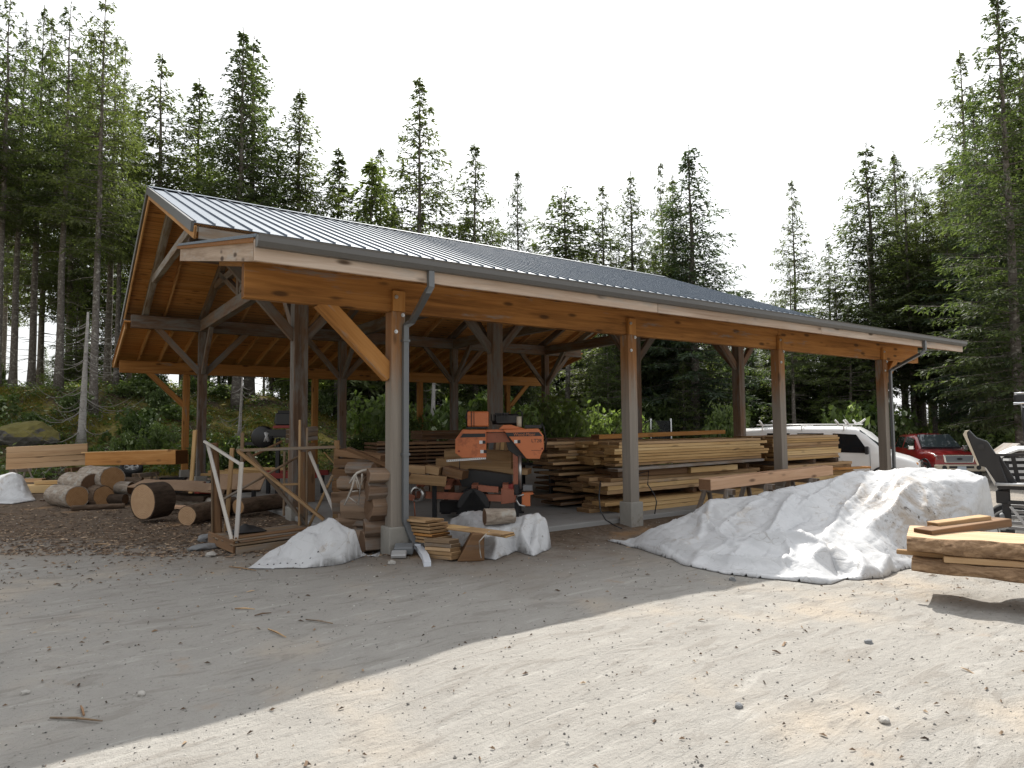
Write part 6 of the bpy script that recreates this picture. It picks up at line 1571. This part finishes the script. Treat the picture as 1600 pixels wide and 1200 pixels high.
for i in range(80):
    px = rt_.uniform(-40, 1640) if i < 40 else rt_.uniform(560, 1640); d = rt_.uniform(34, 60) if i < 40 else rt_.uniform(36, 46)
    tree(rt_.choice(['young', 'young2']), px, d, None, rt_.uniform(4, 9), rt_.uniform(.8, 1.25), 'young fir filling the undergrowth of the wood', 'young firs in the undergrowth')
# trees beyond the frame that shade the left of the yard
for px, d, h in ((-160, 26, 24), (-230, 32, 26), (-120, 33, 25), (-300, 25, 22)):
    tree('tall', px, d, None, h, 1.2, 'tall fir at the far left of the wood beside the yard', 'firs at the far left')

# dead snag with whippy branches
def snag(px, py0, py1, d, r, label, nb, seed, lmax=1.4):
    rnd = random.Random(seed); p = dirpt(px, d); z = gz(p.x, p.y); top = atd(px, py1, d).z-z
    t = thing('dead_tree', label, 'tree', (p.x, p.y, z-.1), 0)
    lean = (px-(px+8))/FPX*d*.6
    mb = MB(); pts = [V((RT.x*lean*k/8*-1, RT.y*lean*k/8*-1, top*k/8))+V((.03*noise.noise(V((k, seed, 1))), 0, 0)) for k in range(9)]
    mb.tube(pts, [r*(1-.75*k/8)*(1+.5*(k == 0)) for k in range(9)], 9); mb.build('trunk', M['trunkgrey'], t)
    mb = MB()
    for k in range(nb):
        f = rnd.uniform(.12, .95); c = pts[int(f*8)].lerp(pts[min(8, int(f*8)+1)], f*8-int(f*8)); an = rnd.random()*6.28; l = rnd.uniform(.4, lmax)*(1.2-f*.6); dd = V((math.cos(an), math.sin(an), 0)); s_ = V((-dd.y, dd.x, 0))
        q = [c]; cu_ = rnd.uniform(-.3, .3)
        for j in range(1, 6): q.append(c+dd*l*j/5+s_*cu_*l*(j/5)**2+V((0, 0, l*(-.25*math.sin(j/5*3)+.05*(j/5)**3))))
        mb.tube(q, [.020, .016, .013, .010, .007, .004], 4, cap=False)
    mb.build('branches', M['twig'], t)
snag(128, 655, 482, 24.5, .15, 'pale dead snag with long bare branches on the bank beside the shed', 46, 3, 2.4)
snag(373, 660, 585, 26, .10, 'short grey dead stem behind the corner posts on the mossy bank', 16, 4)
snag(674, 690, 560, 34, .19, 'pale grey dead trunk between posts behind the sawmill', 6, 6)

# shrubs
def shrub_mesh(name, seed, mat, n=1400, size=.085):
    rnd = random.Random(seed); vs = []; fs = []
    cl = [(V((rnd.gauss(0, .42), rnd.gauss(0, .42), rnd.uniform(.25, 1.0))), rnd.uniform(.18, .36)) for _ in range(26)]
    for _ in range(n):
        c, r = rnd.choice(cl); v = V((rnd.gauss(0, 1), rnd.gauss(0, 1), rnd.gauss(0, 1))).normalized()*r*rnd.uniform(.55, 1.05)
        p = c+v; nd = (v+V((rnd.uniform(-.5, .5), rnd.uniform(-.5, .5), rnd.uniform(0, .7)))).normalized()
        a = nd.orthogonal().normalized(); a = Matrix.Rotation(rnd.random()*6.28, 3, nd) @ a; b_ = nd.cross(a); s = size*rnd.uniform(.6, 1.3)
        o = len(vs); vs.extend([p-a*s, p+b_*s*.5, p+a*s, p-b_*s*.5]); fs.append((o, o+1, o+2, o+3))
    me = bpy.data.meshes.new(name); me.from_pydata([tuple(v) for v in vs], [], fs); me.materials.append(M[mat]); me.update()
    mb = MB()
    for c, r in cl[:12]: mb.tube([V((rnd.uniform(-.1, .1), rnd.uniform(-.1, .1), -.1)), c*.5, c], [.018, .012, .005], 4, cap=False)
    return me, mb.mesh('stems', M['twig'])
SH = [shrub_mesh('foliage', 21, 'leaf'), shrub_mesh('foliage', 22, 'leaflight'), shrub_mesh('foliage', 23, 'leaf', 1000, .11), shrub_mesh('foliage', 24, 'leaflight', 1800, .07)]
def shrub(k, px, d, h, w_, label, group=None, sink=.0):
    p = dirpt(px, d); e = bpy.data.objects.new('shrub', None)
    link(e, None, Matrix.Translation((p.x, p.y, gz(p.x, p.y)-sink)) @ Matrix.Rotation(random.random()*6, 4, 'Z') @ Matrix.Diagonal((w_, w_, h, 1))); tag(e, label, 'shrub', group)
    for nm, me in zip(('foliage', 'stems'), SH[k]):
        o = bpy.data.objects.new(nm, me); C.objects.link(o); o.parent = e
    return e
shrub(1, 876, 26, 2.3, 1.5, 'pale green bush behind the saw head, left of a like one'); shrub(3, 922, 27, 2.1, 1.5, 'pale green bush behind the long lumber stack beside the trampoline')
shrub(0, 1016, 38, 3.4, 2.0, 'bright green leafy bush above the trampoline net'); shrub(1, 595, 29, 2.6, 1.8, 'pale bush between the corner post and the nearest post on the bank')
shrub(3, 660, 27, 1.9, 1.3, 'pale leafy bush behind the sawmill beside the dead trunk'); shrub(1, 1520, 33, 1.7, 1.2, 'light bush behind the tilted loader plate'); shrub(1, 1590, 31, 1.8, 1.6, 'light bush above the white-topped vehicle')
rs_ = random.Random(9)
for i in range(34):
    px = rs_.uniform(-30, 640); d = rs_.uniform(22.5, 38)
    shrub(rs_.choice([0, 2, 0, 2, 1]), px, d, rs_.uniform(.5, 1.3), rs_.uniform(.5, 1.2), 'low leafy shrub among the moss on the bank behind the shed', 'low shrubs on the bank', .1)
for i in range(44):
    px = rs_.uniform(640, 1640); d = rs_.uniform(31, 46)
    shrub(rs_.choice([0, 2, 1, 3]), px, d, rs_.uniform(1.2, 3.2), rs_.uniform(1., 1.9), 'leafy shrub at the foot of the trees beyond the shed', 'shrubs at the foot of the trees', .1)

# ground cover on the bank: leaves, moss tufts, twigs
def cover(name, mat, n, fn, label=None, seed=1):
    rnd = random.Random(seed); vs = []; fs = []
    for _ in range(n): fn(rnd, vs, fs)
    me = bpy.data.meshes.new(name); me.from_pydata([tuple(v) for v in vs], [], fs); me.materials.append(M[mat]); me.update()
    o = link(bpy.data.objects.new(name, me)); o['kind'] = 'stuff'; tag_l = label
    if label: o['label'] = label; o['category'] = name.replace('_', ' ')
    return o
def spot(rnd, lo=20.3, hi=44, p0=-60, p1=760):
    while True:
        d = lo+(hi-lo)*rnd.random()**1.5; p = dirpt(rnd.uniform(p0, p1), d)
        if p.y > 17.3+.5*noise.noise(V((p.x, 0, 0))) and noise.noise(V((p.x*.5, p.y*.5, 40))) > -.35: return V((p.x, p.y, gz(p.x, p.y)))
def f_leaf(rnd, vs, fs):
    c = spot(rnd); hh = rnd.uniform(.05, .45)
    for _ in range(7):
        p = c+V((rnd.gauss(0, .16), rnd.gauss(0, .16), rnd.uniform(.02, hh))); nd = V((rnd.uniform(-.7, .7), rnd.uniform(-.7, .7), 1)).normalized(); a = nd.orthogonal().normalized(); a = Matrix.Rotation(rnd.random()*6.28, 3, nd) @ a; b_ = nd.cross(a); s = rnd.uniform(.04, .10)
        o = len(vs); vs.extend([p-a*s, p+b_*s*.55, p+a*s, p-b_*s*.55]); fs.append((o, o+1, o+2, o+3))
cover('undergrowth', 'leaf', 5500, f_leaf, 'low green leafy ground cover on the bank behind the shed', 2)
def f_moss(rnd, vs, fs):
    c = spot(rnd, 21, 40); 
    if noise.noise(V((c.x*.45, c.y*.45, 77))) < .0: return
    for _ in range(9):
        p = c+V((rnd.gauss(0, .18), rnd.gauss(0, .18), 0)); p.z = gz(p.x, p.y); an = rnd.random()*6.28; d = V((math.cos(an), math.sin(an), rnd.uniform(.5, 1.6))).normalized(); s = V((-math.sin(an), math.cos(an), 0))*.022; l = rnd.uniform(.06, .2)
        o = len(vs); vs.extend([p-s, p+s, p+d*l]); fs.append((o, o+1, o+2))
cover('moss', 'moss', 15000, f_moss, 'yellow-green moss tufts covering the humps of the bank', 3)
def f_twig(rnd, vs, fs):
    c = spot(rnd, 21, 34, -60, 330); an = rnd.random()*6.28; d = V((math.cos(an), math.sin(an), rnd.uniform(-.1, .8))).normalized(); l = rnd.uniform(.4, 1.6); s = V((-math.sin(an), math.cos(an), 0))*.009; m_ = c+d*l*.5+V((0, 0, rnd.uniform(0, .2)))
    o = len(vs); vs.extend([c-s, c+s, m_+s*.8, m_-s*.8, c+d*l+V((0, 0, -.1))]); fs.extend([(o, o+1, o+2, o+3), (o+3, o+2, o+4)])
cover('brushwood', 'twig', 900, f_twig, 'tangled grey dead twigs on the bank', 4)
# boulders on the bank
M['rockmoss'], _n, _b = new_mat('mossy_rock')
_g = N(_n, 'ShaderNodeNewGeometry'); _s = N(_n, 'ShaderNodeSeparateXYZ'); L(_n, _g.outputs['Normal'], _s.inputs[0]); _z = N(_n, 'ShaderNodeTexNoise', Scale=4., Detail=6.); L(_n, _g.outputs['Position'], _z.inputs['Vector'])
L(_n, mixc(_n, maprange(_n, math_n(_n, 'ADD', _s.outputs[2], _z.outputs[0]), .55, .95), mixc(_n, _z.outputs[0], (.06, .055, .05), (.22, .21, .2)), mixc(_n, _z.outputs[0], (.08, .07, .02), (.21, .18, .05))), _b.inputs['Base Color']); _b.inputs['Roughness'].default_value = .95; bump(_n, _b, _z.outputs[0], .8, .1)
for px, d, s_, lb in ((168, 23, (.9, .7, .55), 'mossy boulder at the foot of the pale dead snag'), (40, 23.5, (1.1, .8, .5), 'low mossy boulder behind the pale beam pack'), (350, 24, (1.0, .8, .7), 'dark rock face on the bank behind the corner posts'), (580, 27, (1.0, .8, .6), 'reddish broken rock on the bank left of the nearest post'), (610, 28, (.6, .5, .4), 'small grey rock on the bank right beside the broken reddish one'), (410, 25.5, (.7, .6, .45), 'grey rock on the bank beyond the old sawmill head')):
    p = dirpt(px, d); rock('boulder', lb, V((p.x, p.y, gz(p.x, p.y)+.05)), s_, 'rockmoss' if 'mossy' in lb else 'stone', 'boulder')

# ------------------------------------------------------------------ stones, chips and sticks on the yard
def f_stone(rnd, vs, fs):
    d = 3.0+10*rnd.random()**1.6; u = rnd.uniform(-.85, .85)*d; p = ud(u, d)
    if p.y > .1 and p.x > -.3: return
    s = rnd.uniform(.0022, .0055)*(1+.14*d) if rnd.random() < .96 else rnd.uniform(.007, .016)
    c = V((p.x, p.y, gzf(p.x, p.y)+s*.25)); o = len(vs)
    q = [V((rnd.uniform(.6, 1.2)*a, rnd.uniform(.6, 1.2)*b_, rnd.uniform(.4, .9)*e))*s for a, b_, e in ((1, 0, 0), (0, 1, 0), (-1, 0, 0), (0, -1, 0), (0, 0, 1), (0, 0, -1))]
    q[4] += V((rnd.uniform(-.4, .4), rnd.uniform(-.4, .4), 0))*s
    ro = Matrix.Rotation(rnd.random()*6.28, 3, 'Z')
    vs.extend([c+ro @ k for k in q]); fs.extend([(o+i, o+(i+1) % 4, o+4) for i in range(4)]+[(o+(i+1) % 4, o+i, o+5) for i in range(4)])
def pebmat():
    m, nt, b = new_mat('pebbles'); g = N(nt, 'ShaderNodeNewGeometry')
    c = ramp(nt, g.outputs['Random Per Island'], [(0, (.05, .048, .046)), (.4, (.16, .15, .14)), (.75, (.34, .32, .29)), (1, (.55, .53, .49))]); L(nt, c, b.inputs['Base Color']); b.inputs['Roughness'].default_value = .9; return m
M['pebble'] = pebmat()
cover('pebbles', 'pebble', 5500, f_stone, 'small loose stones scattered over the gravel yard', 5)
def chipmat():
    m, nt, b = new_mat('wood_chips'); g = N(nt, 'ShaderNodeNewGeometry')
    c = ramp(nt, g.outputs['Random Per Island'], [(0, (.045, .03, .02)), (.5, (.13, .085, .055)), (.8, (.28, .19, .12)), (1, (.50, .38, .26))]); L(nt, c, b.inputs['Base Color']); b.inputs['Roughness'].default_value = .9; return m
M['chip'] = chipmat()
def f_chip(rnd, vs, fs):
    if rnd.random() < .72:
        px = rnd.uniform(-20, 640); p = atz(px, 790+(80*rnd.random()**.8 if rnd.random() < .9 else 130*rnd.random()), 0)
        if p.y < -.3: return
    else:
        d = 3.2+9*rnd.random(); p = ud(rnd.uniform(-.85, .85)*d, d)
        if rnd.random() < .72: return
    if -.3 < p.x < 14 and .2 < p.y < 14: return
    near = math.hypot(p.x-CAM.x, p.y-CAM.y) < 8.6; l = rnd.uniform(.006, .024)*(1 if rnd.random() < .95 else 2) if near else rnd.uniform(.010, .042)*(1 if rnd.random() < .93 else 2.2); w_ = l*rnd.uniform(.12, .4); an = rnd.random()*6.28; d_ = V((math.cos(an), math.sin(an), rnd.uniform(-.15, .25))); s_ = V((-math.sin(an), math.cos(an), rnd.uniform(-.3, .3)))
    c = V((p.x, p.y, gzf(p.x, p.y)+.008)); o = len(vs)
    vs.extend([c-d_*l-s_*w_, c+d_*l-s_*w_*.6, c+d_*l*.9+s_*w_, c-d_*l*.8+s_*w_*.8, c+V((0, 0, .012))]); fs.extend([(o, o+1, o+4), (o+1, o+2, o+4), (o+2, o+3, o+4), (o+3, o, o+4)])
cover('bark_chips', 'chip', 7500, f_chip, 'bark and wood chips strewn round the log piles', 6)
# a few sticks and stones that stand out
for (a, b_, lb, m_) in (((367, 953), (398, 954.5), 'pale stick lying in the shaded gravel left of the short slanted one', 'tan'), ((419, 985), (447, 998), 'short pale slanted stick in the middle of the shaded gravel', 'tan'), ((478, 970), (520, 976), 'thin twig right of the slanted stick', 'pallet'), ((398, 965), (424, 960), 'dark twig above the slanted stick', 'brown'), ((78, 1125), (160, 1130), 'long grey twig near the bottom of the yard', 'pallet'), ((131, 1122), (126, 1108), 'forked twig sticking up near the long grey twig', 'brown'), ((147, 851), (183, 853), 'pale splinter lying on the bark before the logs', 'tan'), ((358, 888), (400, 894), 'pale splinter left of the eyelet tarp', 'tan'), ((80, 852), (105, 849), 'black stick end on the bark at the left of the yard', 'barkdark')):
    p, q = atg(*a), atg(*b_); p.z = gzf(p.x, p.y)+.012; q.z = gzf(q.x, q.y)+.014
    mb = MB(); mb.tube([p, p.lerp(q, .5)+V((0, .01, .004)), q], [.006, .008, .004], 5); tag(mb.build('stick', M[m_], None), lb, 'stick')
for px, py, s_, lb in ((1358, 1006, .030, 'dark stone standing out on the sunlit gravel below the slabs'), (1154, 1106, .025, 'dark stone at the bottom of the sunlit yard'), (1382, 1130, .032, 'grey stone at the very bottom of the sunlit gravel'), (221, 1088, .026, 'pale stone in the shaded gravel'), (40, 1082, .024, 'grey stone in the shaded gravel at the far left'), (1145, 907, .035, 'small dark stone beside the hem of the big tarp')):
    p = atg(px, py); rock('stone', lb, V((p.x, p.y, gzf(p.x, p.y)+s_*.3)), (s_*1.1, s_*.9, s_*.75), 'stone' if 'dark' in lb else 'stonelight')
